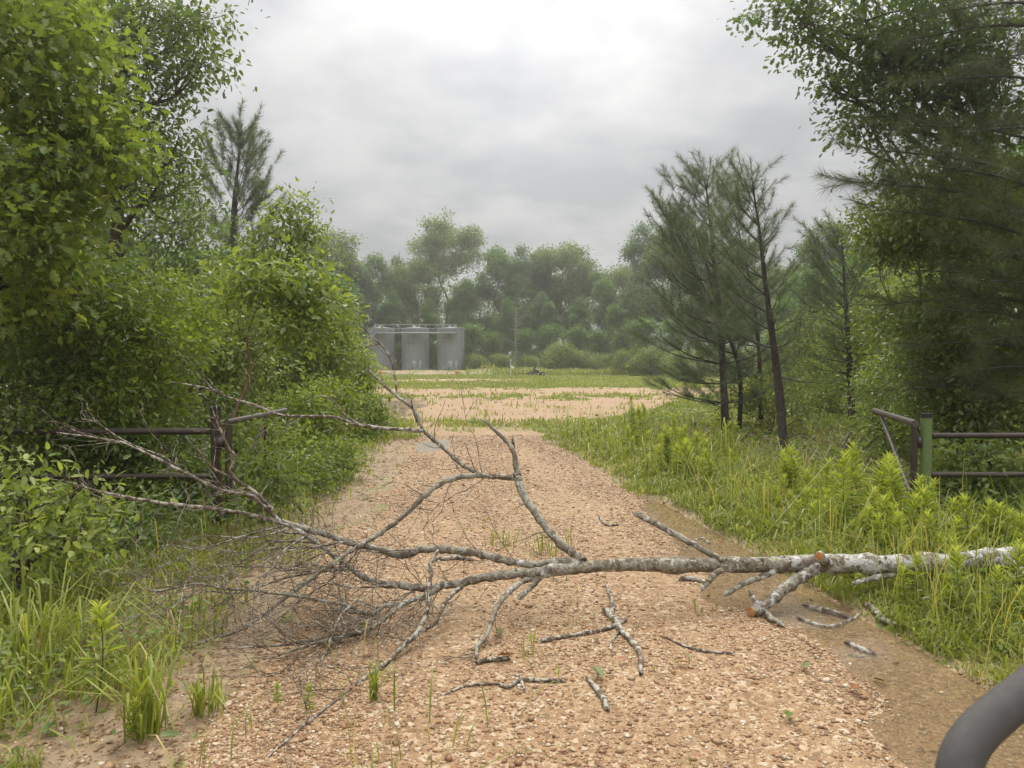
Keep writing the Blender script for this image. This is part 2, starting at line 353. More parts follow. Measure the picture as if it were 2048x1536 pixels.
princ(t, o, c, .75, .3, bump=h, bstr=.5, bdist=.02)
mb = MB(); mb.add(np.stack([X, Y, Z], -1), F)
ground = tag(mb.build('ground', m, smooth=True), kind='structure')
g, gr, lv, lit = zones(X, Y)
ca = ground.data.attributes.new('zone', 'FLOAT_COLOR', 'POINT'); ca.data.foreach_set('color', np.stack([g, gr, lv, np.ones_like(g)], -1).astype(np.float32).ravel())
la = ground.data.attributes.new('litterzone', 'FLOAT', 'POINT'); la.data.foreach_set('value', lit.astype(np.float32))

# puddles: shallow muddy water lying in the dips
def water(name, x0, x1, y0, y1, z, nn, tintc, silt=.14, silt_sheen_col=(.36, .28, .18)):
    m, t, o = mat(name)
    tr = t.nodes.new('ShaderNodeBsdfTransparent'); tr.inputs[0].default_value = (*tintc, 1)
    df = t.nodes.new('ShaderNodeBsdfDiffuse'); df.inputs[0].default_value = (*silt_sheen_col, 1)
    a = t.nodes.new('ShaderNodeMixShader'); a.inputs[0].default_value = silt; t.links.new(tr.outputs[0], a.inputs[1]); t.links.new(df.outputs[0], a.inputs[2])
    gl = t.nodes.new('ShaderNodeBsdfGlossy'); gl.inputs['Roughness'].default_value = .06
    b = t.nodes.new('ShaderNodeBump'); b.inputs['Strength'].default_value = .08; b.inputs['Distance'].default_value = .01
    t.links.new(tnoise(t, 14, 3), b.inputs['Height']); t.links.new(b.outputs[0], gl.inputs['Normal'])
    fr = t.nodes.new('ShaderNodeFresnel'); fr.inputs[0].default_value = 1.33
    ms = t.nodes.new('ShaderNodeMixShader'); t.links.new(fr.outputs[0], ms.inputs[0]); t.links.new(a.outputs[0], ms.inputs[1]); t.links.new(gl.outputs[0], ms.inputs[2])
    t.links.new(ms.outputs[0], o.inputs['Surface'])
    gx, gy = np.meshgrid(np.linspace(x0, x1, nn), np.linspace(y0, y1, nn * 2)); gx, gy = gx.ravel(), gy.ravel()
    keep = puddle_mask(gx, gy) > .02
    i, j = np.meshgrid(np.arange(nn * 2 - 1), np.arange(nn - 1), indexing='ij')
    f = np.stack([i * nn + j, i * nn + j + 1, (i + 1) * nn + j + 1, (i + 1) * nn + j], -1).reshape(-1, 4)
    f = f[keep[f].any(1)]
    used = np.unique(f); rm = np.zeros(len(gx), int); rm[used] = np.arange(len(used))
    mb = MB(); mb.add(np.stack([gx, gy, np.full_like(gx, z)], -1)[used], rm[f])
    return tag(mb.build('puddle', m, smooth=True), kind='structure')
water('puddle', .3, 3.3, 1.6, 9.6, -.016, 90, (.86, .80, .67), .2, (.44, .35, .23))
water('puddle', -2.5, -.8, 13, 17.5, -.016, 40, (.95, .92, .88), .6, (.60, .53, .45))  # far puddle: pale diffuse colour stands in for the grey sky reflection

# loose gravel lying on the road: real pebbles near the camera
rng = np.random.default_rng(3)
ph = (1 + 5 ** .5) / 2
icov = nrm(np.array([(-1, ph, 0), (1, ph, 0), (-1, -ph, 0), (1, -ph, 0), (0, -1, ph), (0, 1, ph), (0, -1, -ph), (0, 1, -ph), (ph, 0, -1), (ph, 0, 1), (-ph, 0, -1), (-ph, 0, 1)]))
icof = np.array([(0, 11, 5), (0, 5, 1), (0, 1, 7), (0, 7, 10), (0, 10, 11), (1, 5, 9), (5, 11, 4), (11, 10, 2), (10, 7, 6), (7, 1, 8), (3, 9, 4), (3, 4, 2), (3, 2, 6), (3, 6, 8), (3, 8, 9), (4, 9, 5), (2, 4, 11), (6, 2, 10), (8, 6, 7), (9, 8, 1)])
N = 230000
yy = 1.9 * (17 / 1.9) ** rng.random(N); xx = rng.uniform(-1.02, 1.02, N) * np.minimum(yy * .70 + .2, 3.6)
g, gr, lv, lit = zones(xx, yy)
xl_, xr_ = edges(yy); u_ = (xx - (xl_ + xr_) / 2) / ((xr_ - xl_) / 2); rut = np.exp(-((np.abs(u_) - .46) / .17) ** 2)
dens = g * (1 - .72 * lv) * (.48 + .75 * sstep(.36, .58, fbm(xx * 1.1, yy * .9, 21))) * (1 - .62 * rut) + lv * .18
pm = puddle_mask(xx, yy)
keep = rng.random(N) < dens * (1 - .45 * pm)
xx, yy = xx[keep], yy[keep]; N = len(xx)
sz = np.exp(rng.normal(math.log(.0046), .44, N)) * (1 + .05 * yy); sz = np.clip(sz, .0028, .024)
sc3 = sz[:, None] * np.stack([rng.uniform(.8, 1.35, N), rng.uniform(.7, 1.1, N), rng.uniform(.35, .65, N)], -1)
an = rng.uniform(0, 6.28, N); ca, sa = np.cos(an), np.sin(an)
V = icov[None] * (1 + rng.normal(0, .27, (N, 12, 1))) * sc3[:, None]
V = np.stack([V[..., 0] * ca[:, None] - V[..., 1] * sa[:, None], V[..., 0] * sa[:, None] + V[..., 1] * ca[:, None], V[..., 2]], -1)
V += np.stack([xx, yy, gz(xx, yy) + sc3[:, 2] * .35], -1)[:, None]
mb = MB(); mb.add(V.reshape(-1, 3), (icof[None] + 12 * np.arange(N)[:, None, None]).reshape(-1, 3), np.repeat(np.clip(.12 + .88 * rng.random(N) ** .9, 0, 1), 12))
m, t, o = mat('pebble'); princ(t, o, ramp(t, STONES, attr(t, 'tint')), .6, .4, bump=tnoise(t, 90, 3), bstr=.3, bdist=.004)
tag(mb.build('gravel', m), 'loose tan and rusty gravel strewn over the road', kind='stuff')
print('pebbles', N)

# ------------------------------------------------------------------ plant builders
def crown_leaves(mb, rng, cen, lpc, cr, leaf, tpl, droop=.25, tintb=.5, flat=.75):
    n = len(cen); N = n * lpc
    ci = np.repeat(np.arange(n), lpc); off = rng.normal(0, 1, (N, 3)) * cr; off[:, 2] *= flat
    c = cen[ci] + off
    d = nrm(off) * .7 + rng.normal(0, .55, (N, 3)); d[:, 2] -= droop
    nn = rng.normal(0, .55, (N, 3)); nn[:, 2] += 1.0
    ti = np.clip(tintb + rng.normal(0, .16, n)[ci] + rng.normal(0, .17, N), 0, 1)
    leaves(mb, c, d, nn, leaf * rng.uniform(.4, 1.4, N), tpl, ti)
def plant(name, label, cat, base, blobs, ncl, lpc, leaf, tpl, ml, mbk, r0, cr, seed, stems=False, group=None, droop=.25, tint=.5, shell=.5,
          trunk_top=None, wood='trunk', green='crown', twig=.006, flat=.75, limb_side=6):
    """a broadleaf tree or shrub: a trunk (or several stems), a limb into every lobe of the crown, twigs, and leaf sprays on the twigs"""
    rng = np.random.default_rng(seed); base = np.asarray(base, float); root = empty(name, base, label, cat, group)
    bl = np.array(blobs, float); bl[:, :3] -= base
    wd = MB(); skel = []
    top = bl[np.argmax(bl[:, 2])] if trunk_top is None else np.array([*(np.asarray(trunk_top, float) - base), 0, 0, 0])
    if not stems:
        tp = np.array([0, 0, -.1]) + np.linspace(0, 1, 7)[:, None] * (top[:3] + [0, 0, .1])
        tp[:, :2] *= (np.linspace(0, 1, 7)[:, None] ** .35) if abs(top[:2]).max() > 0 else 1
        tp[1:-1] += rng.normal(0, 1, (5, 3)) * np.linalg.norm(top[:3]) * [.022, .022, 0]
        tp = catmull(tp, 4); tr = r0 * (1 - np.linspace(0, 1, len(tp)) ** 1.1 * .85); tr[0] *= 1.25
        tube(wd, tp, tr, 9, rough=.05, rng=rng); skel.append(tp[len(tp) // 3:])
    for b in bl:
        if stems:
            s = np.array([rng.normal(0, .12), rng.normal(0, .12), -.05]); ra = r0 * rng.uniform(.6, 1.1)
        else:
            zz = b[2] - np.hypot(*(b[:2] - 0)) * .45 - .25 * b[5]
            k = int(np.clip(np.searchsorted(tp[:, 2], max(zz, top[2] * .25)), 2, len(tp) - 2)); s = tp[k]; ra = tr[k] * .6
        e = b[:3] + [0, 0, b[5] * .4]
        q = np.array([s, s * .65 + e * .35 + rng.normal(0, .05, 3) * np.linalg.norm(e - s), s * .3 + e * .7 + rng.normal(0, .06, 3) * np.linalg.norm(e - s), e])
        q = catmull(q, 4); tube(wd, q, ra * (1 - np.linspace(0, 1, len(q)) * .85), limb_side, cap=False); skel.append(q[len(q) // 3:])
        for _ in range(4):                                     # second order limbs inside the lobe
            a = q[rng.integers(len(q) // 2, len(q))]; u = nrm(rng.normal(0, 1, 3) + [0, 0, .35]); e2 = b[:3] + u * b[3:] * .75
            q2 = catmull(np.array([a, a * .5 + e2 * .5 + rng.normal(0, .07, 3) * np.linalg.norm(e2 - a), e2]), 3)
            tube(wd, q2, ra * .4 * (1 - np.linspace(0, 1, len(q2)) * .8), 5, cap=False); skel.append(q2)
    sk = np.concatenate(skel)
    w = (bl[:, 3] * bl[:, 4] * bl[:, 5]) ** .66; bi = rng.choice(len(bl), ncl, p=w / w.sum())
    u = nrm(rng.normal(0, 1, (ncl, 3))); rr = np.where(rng.random(ncl) < shell, rng.uniform(.75, 1.08, ncl), rng.random(ncl) ** .5)
    cen = bl[bi, :3] + u * bl[bi, 3:] * rr[:, None]
    cen[:, 2] = np.maximum(cen[:, 2], .1)
    near = np.array([np.argmin(((sk - c) ** 2).sum(1) + np.maximum(sk[:, 2] - c[2], 0) ** 2) for c in cen])
    mid = (sk[near] + cen) / 2 + rng.normal(0, .06, (ncl, 3)) * np.linalg.norm(cen - sk[near], axis=1)[:, None]
    prisms(wd, sk[near], mid, twig * 1.4, twig); prisms(wd, mid, cen, twig, twig * .4)
    wd.build(wood, mbk, root, smooth=True)
    lf = MB(); crown_leaves(lf, rng, cen, lpc, cr, leaf, tpl, droop, tint, flat)
    lf.build(green, ml, root)
    return root
def blob(px, py, D, rx, ry=None, rd=None):
    ry = ry or rx; c = P(px, py, D); k = D / FPX
    return [*c, rx * k, (rd or rx) * k, ry * k]

def shoots_to_needles(nd, rng, p0, ax, ln, npm, nl, w, tint=.5, spread=(.5, 1.2)):
    """needles all round many shoots: p0 start, ax direction, ln length"""
    N = np.maximum((ln * npm).astype(int), 12); k = np.repeat(np.arange(len(p0)), N); n = len(k)
    tt = rng.random(n); base = p0[k] + ax[k] * (ln[k] * tt)[:, None]
    rad = nrm(np.cross(ax[k], rng.normal(0, 1, (n, 3)))); ph = rng.uniform(*spread, n) * (1 - .35 * tt)
    d = ax[k] * np.cos(ph)[:, None] + rad * np.sin(ph)[:, None]; d[:, 2] -= .10; d = nrm(d)
    L = nl * rng.uniform(.7, 1.15, n); side = nrm(np.cross(d, rng.normal(0, 1, (n, 3)))) * (w * .5)
    tip = base + d * L[:, None]; tip[:, 2] -= L * rng.uniform(0, .18, n)
    V = np.stack([base - side, base + side, tip], 1).reshape(-1, 3)
    ti = np.clip(tint + rng.normal(0, .14, len(p0))[k] + rng.normal(0, .12, n), 0, 1)
    nd.add(V, np.arange(n * 3).reshape(-1, 3), np.repeat(ti, 3))
def bough(wd, nd_list, rng, pts, r, shoot, dens, from_t=.35):
    """one pine branch with side shoots; collects the shoots"""
    q = catmull(pts, 5); tube(wd, q, r * (1 - np.linspace(0, 1, len(q)) * .8), 5, cap=False)
    L = np.linalg.norm(np.diff(q, axis=0), axis=1).sum(); n = max(2, int(L * dens)); tg = nrm(np.gradient(q, axis=0))
    for tt in list(rng.uniform(from_t, 1, n)) + [1.0]:
        k = min(int(tt * (len(q) - 1)), len(q) - 1); d = tg[k].copy()
        if tt < 1:
            sd = nrm(np.cross(d, [0, 0, 1.0])) * rng.choice([-1, 1]); d = nrm(d * rng.uniform(.5, 1.0) + sd * rng.uniform(.3, .9) + [0, 0, rng.uniform(-.1, .55)])
        ln = shoot * rng.uniform(.6, 1.25)
        nd_list.append((q[k], nrm(d + [0, 0, .12]), ln))
        if rng.random() < .55: nd_list.append((q[k] + d * ln * .9, nrm(d + rng.normal(0, .3, 3) + [0, 0, .25]), ln * .7))
def pine(name, label, base, path, r0, whorls, Lb, seed, wind=(0, 0, 0), bare=.3, shoot=.34, nl=.2, w=.005, npm=330, ml=None, dens=4.0, group=None, nb=(4, 6), rise=.35, tint=.5, deadn=8):
    rng = np.random.default_rng(seed); root = empty(name, base, label, 'tree', group)
    tp = catmull(np.asarray(path, float) - base, 6); H = tp[-1][2]
    wd = MB(); tube(wd, tp, r0 * (1 - np.linspace(0, 1, len(tp)) * .86), 10, rough=.06, rng=rng)
    sh = []; zs_ = tp[:, 2]; wind = np.array(wind, float)
    for h in np.linspace(bare, .985, whorls):
        c = np.array([np.interp(h * H, zs_, tp[:, i]) for i in range(3)]); a0 = rng.uniform(0, 6.28); n = rng.integers(*nb)
        for b in range(n):
            a = a0 + b * 6.283 / n + rng.normal(0, .25)
            L = Lb * (1 - h) ** .62 * rng.uniform(.6, 1.15) * (1 if h > bare + .12 else .8) + .14
            u = np.array([math.cos(a), math.sin(a), 0]); el = rise * (.05 + 2.0 * h ** 1.3) + rng.normal(0, .1)
            d = nrm(u + wind) ; L *= .55 + .55 * max(.1, np.linalg.norm(u + wind) / 1.2)
            p = [c, c + d * L * .5 + [0, 0, L * .5 * el], c + d * L * .95 + [0, 0, L * (el + .12)]]
            bough(wd, sh, rng, np.array(p), .006 + .009 * L, shoot, dens, .32)
    for _ in range(deadn):                                     # dead lower branch stubs
        h = rng.uniform(.06, bare); c = np.array([np.interp(h * H, zs_, tp[:, i]) for i in range(3)]); a = rng.uniform(0, 6.28); L = rng.uniform(.3, 1.0)
        tube(wd, catmull(np.array([c, c + [math.cos(a) * L * .5, math.sin(a) * L * .5, rng.normal(.05, .1)], c + [math.cos(a) * L, math.sin(a) * L, rng.normal(-.02, .2)]]), 3), np.linspace(.012, .003, 7), 4, cap=False)
    sh.append((tp[-1] - [0, 0, .15], np.array([0, 0, 1.0]), shoot * 1.3))
    for a in range(4): sh.append((tp[-1] - [0, 0, .1], nrm(np.array([math.cos(a * 1.57), math.sin(a * 1.57), 1.4])), shoot * .8))
    wd.build('trunk', M_BARK, root, smooth=True)
    nd = MB(); p0 = np.array([s[0] for s in sh]); ax = np.array([s[1] for s in sh]); ln = np.array([s[2] for s in sh])
    prisms(bw2 := MB(), p0, p0 + ax * ln[:, None], .005, .003); 
    shoots_to_needles(nd, rng, p0, ax, ln, npm, nl, w, tint)
    nd.V.extend(bw2.V); nd.L.extend([l + nd.n for l in bw2.L]); nd.C.extend(bw2.C); nd.T.extend([np.zeros(len(v)) for v in bw2.V]); nd.n += bw2.n
    nd.build('needles', ml or M_NEEDLE, root)
    return root

# ------------------------------------------------------------------ storage tanks and catwalk
M_TANK = paint('tank_paint', (.235, .245, .26), .5, 0, .14, .35, (.15, .155, .16), .66)
m, t, o = mat('streaked_tank_paint'); tcx = t.nodes.new('ShaderNodeTexCoord'); mpp = t.nodes.new('ShaderNodeMapping'); mpp.inputs['Scale'].default_value = (2.2, 2.2, .22)
t.links.new(tcx.outputs['Object'], mpp.inputs[0]); v = mpp.outputs[0]
c = ramp(t, [(.3, (.20, .208, .22)), (.5, (.235, .245, .26)), (.7, (.275, .285, .295))], tnoise(t, 1.0, 7, v, .7))
c = mixc(t, ramp(t, [(.58, (0, 0, 0)), (.74, (.4, .4, .4))], tnoise(t, 2.3, 6, v, .7)), c, (.12, .115, .11)); princ(t, o, c, .5, .4); M_TANK = m
M_RAIL = paint('rail_paint', (.30, .315, .32), .5, 0, .15, 2)
M_WHITE = paint('white_paint', (.78, .77, .73), .6, 0, .06, 5)
M_BLACK = paint('black_rubber', (.02, .02, .02), .6, 0, .2, 8)
M_RUST = paint('seam', (.13, .125, .125), .7, 0, .3, 3)
TY, TR, TH = 101.0, 1.83, 6.05
txs = [(762 - 1024) / FPX * TY, (831 - 1024) / FPX * TY, (902 - 1024) / FPX * TY]
tl = ['leftmost grey steel storage tank, partly hidden by the bright shrub', 'middle grey storage tank with white stencilled lettering at its foot', 'rightmost grey storage tank, in front of open gap in far trees']
for q, tx in enumerate(txs):
    root = empty('storage_tank', (tx, TY, 0.05), tl[q], 'storage tank', 'row of three grey tanks')
    mb = MB(); lathe(mb, [(TR, -.1), (TR, TH)], 64)
    mb.build('shell', M_TANK, root, smooth=True)
    mb = MB(); lathe(mb, [(TR + .03, TH - .02), (TR + .03, TH + .03), (.5, TH + .17), (0.01, TH + .20)], 64); rf = mb.build('roof', M_TANK, root)
    mb = MB(); lathe(mb, [(.20, TH + .12), (.20, TH + .28), (.22, TH + .29), (.22, TH + .33), (.01, TH + .36)], 20, c=(-.15, -.1, 0)); mb.build('hatch', M_WHITE, rf)
    mb = MB(); lathe(mb, [(.07, TH + .1), (.07, TH + .34), (.01, TH + .36)], 12, c=(.55, -.7, 0)); mb.build('vent_pipe', M_RAIL, rf)
    for sx in (-1.25, 1.45):                                       # lifting lugs under the rim
        mb = MB(); yy = -math.sqrt(TR ** 2 - sx ** 2); tube(mb, [(sx, yy + .05, TH - .35), (sx * 1.05, yy - .16, TH - .25)], .055, 8); mb.build('lifting_lug', M_RUST, root)
    mb = MB(); tube(mb, [(-.1, -TR - .02, .62), (-.1, -TR - .22, .62)], .09, 10); tube(mb, [(-.1, -TR - .16, .55), (-.1, -TR - .16, .85)], .04, 8); mb.build('drain_valve', M_BLACK, root)
    mb = MB(); tube(mb, [(-.75, -TR + .1, .75), (-.75, -TR - .03, .75)], .3, 20); mb.build('manway', M_TANK, root)
    if q:
        mb = MB(); rr = np.random.default_rng(q)
        def dash(a0, z, wd_, h_):                              # worn stencil strokes that follow the curve of the shell
            a = -math.pi / 2 + a0 / TR; n = 4; V = []
            for s in np.linspace(-wd_ / 2, wd_ / 2, n):
                for zz in (z - h_ / 2, z + h_ / 2): V.append(((TR + .012) * math.cos(a + s / TR), (TR + .012) * math.sin(a + s / TR), zz))
            mb.add(V, [[2 * i, 2 * i + 2, 2 * i + 3, 2 * i + 1] for i in range(n - 1)])
        for row, (cx, wd_) in enumerate([(.12, .46), (.10, .62), (.12, .2), (.12, .14)]):
            xx_ = -wd_ / 2
            while xx_ < wd_ / 2: dash(cx + xx_, 1.62 - row * .19, .05, .085); xx_ += .078
        for row, wd_ in enumerate([.2, .3, .42, .14, .22, .18]):
            xx_ = 0
            while xx_ < wd_: dash(.78 + xx_, 1.66 - row * .165, .05, .08); xx_ += .078
        mb.build('stencil_lettering', M_WHITE, root)
        mb = MB(); a = np.linspace(-2.5, -1.25, 14) if q == 1 else np.linspace(-2.9, -1.3, 14)
        zz = 4.02 if q == 1 else 4.75
        tube(mb, np.stack([(TR + .01) * np.cos(a), (TR + .01) * np.sin(a), np.full(14, zz)], -1), .03, 6); mb.build('weld_seam', M_RUST, root)
root = empty('catwalk', (txs[1], TY - TR - .5, 5.4), 'pale steel catwalk with railing and stair crossing the fronts of three tanks', 'catwalk')
cw0 = P(751, 669, TY - 2.3)[0] - txs[1]; cw1 = P(913, 670, TY - 2.3)[0] - txs[1]
mb = MB(); box(mb, ((cw0 + cw1) / 2, 0, 0), (cw1 - cw0, .8, .22)); mb.build('deck', M_RAIL, root)
mb = MB()
for zt in (.55, 1.08): tube(mb, [(cw0, -.38, zt), (cw1, -.38, zt)], .035, 6); tube(mb, [(cw0, .38, zt), (cw1, .38, zt)], .035, 6)
mb.build('handrail', M_RAIL, root)
for px in (752, 765, 798, 827, 839, 852, 876, 885, 900, 912):
    x = P(px, 660, TY - 2.3)[0] - txs[1]; mb = MB(); box(mb, (x, -.38, .6), (.07, .07, 1.0)); mb.build('rail_post', M_RAIL, root)
for a, b in ((788, 796), (862, 875), (884, 897)):
    mb = MB(); xa, xb = [P(p, 660, TY - 2.3)[0] - txs[1] for p in (a, b)]
    if a == 884: tube(mb, [(xa, -.38, 1.05), (xb, -.38, .12)], .035, 6)
    else: tube(mb, [(xa, -.38, .12), (xb, -.38, 1.05)], .035, 6)
    mb.build('diagonal_brace', M_RAIL, root)
st = MB()
for yo in (-.38, .38): tube(st, [(cw0, yo, 0), (cw0 - 3.6, yo, -5.3)], .06, 6); tube(st, [(cw0, yo, 1.05), (cw0 - 3.6, yo, -4.3)], .035, 6)
for k in range(14): f = (k + .5) / 14; box(st, (cw0 - 3.6 * f, 0, -5.3 * f), (.26, .72, .04))
st.build('stair', M_RAIL, root)
for x in (cw0 + .6, (cw0 + cw1) / 2 + 1.2, cw1 - .6):
    mb = MB(); tube(mb, [(x, .3, -.1), (x, .42, -.9)], .05, 6); mb.build('bracket', M_RAIL, root)
mb = MB(); tube(mb, [(-.25, -.42, -.1), (-.25, -.42, -1.1)], .03, 6); mb.build('hanging_pipe', M_RAIL, root); mb = MB(); tube(mb, [(.35, -.42, -.7), (.35, -.42, -1.1)], .03, 6); mb.build('hanging_pipe', M_RAIL, root)

# ------------------------------------------------------------------ orange boxes, marker pole and the parked pump at the end of the pad
M_ORANGE = paint('orange_plastic', (.85, .42, .17), .5, 0, .1, 4)
def obox(px, py, D, label):
    b = G(px, py); b = P(px, py, D); z0 = float(gz(b[0], b[1]))
    root = empty('valve_box', (b[0], b[1], z0), label, 'orange box', 'orange boxes on the berm')
    mb = MB(); prof = [(-.27, .05), (-.30, .38), (-.22, .50), (.22, .50), (.30, .38), (.27, .05)]
    V = [(x, y, z) for y in (-.2, .2) for x, z in prof]; n = 6
    mb.add(V, [[i, (i + 1) % n, n + (i + 1) % n, n + i] for i in range(n)]); mb.add(V[:n], [list(range(n))[::-1]]); mb.add(V[n:], [list(range(n))]); mb.build('body', M_ORANGE, root)
    mb = MB(); box(mb, (0, 0, .53), (.40, .36, .05)); mb.build('lid', M_ORANGE, root)
    mb = MB(); box(mb, (0, -.21, .26), (.26, .03, .10)); mb.build('dark_opening', M_BLACK, root)  # dark of the front opening put in as a flat black slab
    for sx in (-.18, .18): mb = MB(); tube(mb, [(sx, 0, -.05), (sx, 0, .07)], .03, 6); mb.build('leg', M_BLACK, root)
obox(761.5, 755, 89.3, 'orange box on the berm in front of the leftmost tank'); obox(914.5, 754, 89.3, 'orange box on the berm in front of the rightmost tank')
b = P(1021.5, 752, 86); root = empty('marker_pole', (b[0], b[1], float(gz(b[0], b[1]))), 'thin white pole with small white box, right of the tanks', 'pole')
mb = MB(); tube(mb, [(0, 0, -.1), (0, 0, 1.95)], .035, 8); mb.build('pole', M_WHITE, root)
mb = MB(); box(mb, (.14, -.06, .98), (.2, .14, .26)); box(mb, (.24, -.05, .86), (.12, .1, .1)); mb.build('meter_box', M_WHITE, root)
M_BLUE = paint('blue_grey_metal', (.035, .04, .055), .5, .2, .3, 6); M_RED = paint('rusty_red', (.20, .06, .04), .7, 0, .3, 6)
b = P(1070, 753, 84); root = empty('trailer_pump', (b[0], b[1], float(gz(b[0], b[1]))), 'low dark blue pump on rusty trailer parked at far edge of grass', 'pump trailer')
mb = MB(); box(mb, (0, 0, .28), (2.0, .8, .10)); box(mb, (-1.25, 0, .25), (.6, .1, .08)); mb.build('chassis', M_RED, root)
mb = MB(); tube(mb, [(-.05, 0, .6), (.42, 0, .52)], .2, 12); box(mb, (.05, 0, .42), (.6, .5, .18)); tube(mb, [(-.2, 0, .5), (.0, 0, 1.05)], .09, 8); tube(mb, [(0, 0, 1.0), (.12, 0, 1.1)], .13, 8); mb.build('motor', M_BLUE, root)
for x in (-.55, .35, .85):
    mb = MB(); tube(mb, [(x, -.48, .24), (x, -.34, .24)], .24, 16); w_ = mb.build('wheel', M_BLACK, root)
    mb = MB(); tube(mb, [(x, -.49, .24), (x, -.485, .24)], .11, 12); mb.build('rim', M_RAIL, w_)

# ------------------------------------------------------------------ the far wood behind the tanks
def far_blobs(rng, H, Wd, low):
    bl = []
    for _ in range(22):
        h = rng.uniform(low, .9) ** 1.0; r = Wd * (1 - abs(h - .55) * .9) * rng.uniform(.45, .95); a = rng.uniform(0, 6.28)
        s = Wd * rng.uniform(.22, .36); bl.append([r * math.cos(a), r * math.sin(a), H * h, s, s, s * rng.uniform(.7, .95)])
    bl.append([rng.normal(0, .3), rng.normal(0, .3), H * .9, Wd * .36, Wd * .36, H * .1]); return bl
OFF = np.array([0, 0, 0.0])
def fproto(seed, H, Wd, low, ml, ncl, lpc, leaf, cr, kind='broadleaf_tree'):
    rng = np.random.default_rng(seed)
    return plant(kind, 'x', 'tree', OFF, far_blobs(rng, H, Wd, low), ncl, lpc, leaf, DIAMOND, ml, M_GBARK, .26, cr, seed, tint=.5, twig=.03, shell=.85)
protos = dict(
    a=fproto(11, 20, 4.6, .30, M_FAR, 420, 56, .36, .46), b=fproto(12, 20, 4.2, .22, M_FARB, 420, 56, .35, .46),
    c=fproto(13, 20, 5.2, .34, M_FARY, 420, 52, .36, .50), d=fproto(14, 20, 3.4, .16, M_FAR, 380, 52, .34, .42),
    t=fproto(15, 26, 6.2, .58, M_FARY, 380, 48, .36, .50), s=fproto(16, 8, 2.3, .12, M_FAR, 190, 46, .30, .36),
    u=fproto(17, 4.2, 3.4, .08, M_SHRUB, 240, 42, .24, .40, 'bush'))
PH = {'a': 20, 'b': 20, 'c': 20, 'd': 20, 't': 26, 's': 8, 'u': 4.2}
LOOK = {'a': 'rounded green broadleaf tree', 'b': 'dense dark broadleaf tree', 'c': 'olive green broadleaf tree', 'd': 'narrow green broadleaf tree',
        't': 'tallest open-crowned tree', 's': 'small green understorey tree', 'u': 'low leafy bush'}
ROWS = [  # px, crown top px y, distance, proto
    (560, 520, 96, 'a'), (615, 505, 100, 'b'), (660, 462, 112, 'c'), (700, 505, 112, 'b'), (745, 512, 118, 'a'), (790, 515, 124, 'd'), (835, 520, 119, 'c'), (892, 424, 126, 't'),
    (925, 560, 114, 'a'), (960, 555, 122, 'b'), (1005, 498, 120, 'a'), (1050, 498, 124, 'b'), (1090, 500, 126, 'a'), (1130, 486, 123, 'c'), (1178, 522, 126, 'b'), (1215, 560, 112, 'a'),
    (1250, 530, 116, 'c'), (1292, 455, 104, 'b'), (1345, 430, 100, 'a'), (1400, 470, 100, 'b'), (1465, 480, 98, 'a'), (1540, 530, 100, 'c'),
    (1610, 520, 92, 'a'), (1655, 452, 80, 'b'), (1720, 490, 78, 'c'), (1800, 470, 70, 'a'), (1880, 480, 66, 'b'), (1960, 460, 60, 'c'),
    (860, 600, 108, 'd'), (1010, 600, 110, 'd'), (1085, 590, 110, 'b'), (1160, 600, 110, 'd'), (1235, 610, 100, 'a'), (700, 590, 107, 'd'), (780, 590, 110, 'b'),
    (945, 650, 104, 's'), (985, 665, 106, 's'), (1050, 660, 104, 's'), (1100, 650, 105, 's'), (1150, 655, 103, 's'), (1200, 665, 100, 's'), (1245, 660, 94, 's'), (1290, 640, 88, 's'), (1350, 640, 84, 's'), (800, 690, 108, 's'), (865, 690, 108, 's'),
    (950, 712, 100, 'u'), (1000, 712, 102, 'u'), (1055, 715, 100, 'u'), (1120, 690, 99, 'u'), (1165, 705, 98, 'u'), (1210, 712, 95, 'u'), (1250, 705, 88, 'u'), (1300, 700, 82, 'u'), (1360, 705, 78, 'u'), (1430, 700, 76, 'u'), (1510, 700, 72, 'u'), (1600, 690, 70, 'u')]
def region(px):
    for lim, s in ((720, 'left of the tanks'), (930, 'behind the tanks'), (1060, 'beyond the white pole'), (1180, 'beyond the pump trailer'), (1330, 'just left of roadside pines'), (1600, 'behind the roadside pines'), (3000, 'beyond the right gate')):
        if px < lim: return s
cnt = {}
for r_ in ROWS: cnt.setdefault((r_[3], region(r_[0])), []).append(r_[0])
ORD = ['leftmost', 'second from left', 'third from left', 'fourth from left', 'fifth from left', 'sixth from left']
rng = np.random.default_rng(8); used = set()
for (px, py, D, k) in ROWS:
    top = P(px, py, D); s = (top[2] + .3) / PH[k]; s3 = (s * rng.uniform(.85, 1.1) * (1.0 if k != 't' else .95),) * 2 + (s,)
    grp = sorted(cnt[(k, region(px))]); lab = f"{LOOK[k]} in the far wood {region(px)}"
    if len(grp) > 1: lab += ', ' + ORD[grp.index(px)]
    loc = (top[0], top[1], -.15); rot = (0, 0, rng.uniform(0, 6.28))
    g_ = 'bushes along the far wood edge' if k == 'u' else 'trees of the far wood'
    if k not in used:
        o = protos[k]; o.location = loc; o.rotation_euler = rot; o.scale = s3; o['label'] = lab; o['group'] = g_; o['category'] = 'bush' if k == 'u' else 'tree'; used.add(k)
    else: copy_thing(protos[k], loc, rot, s3, lab, g_)
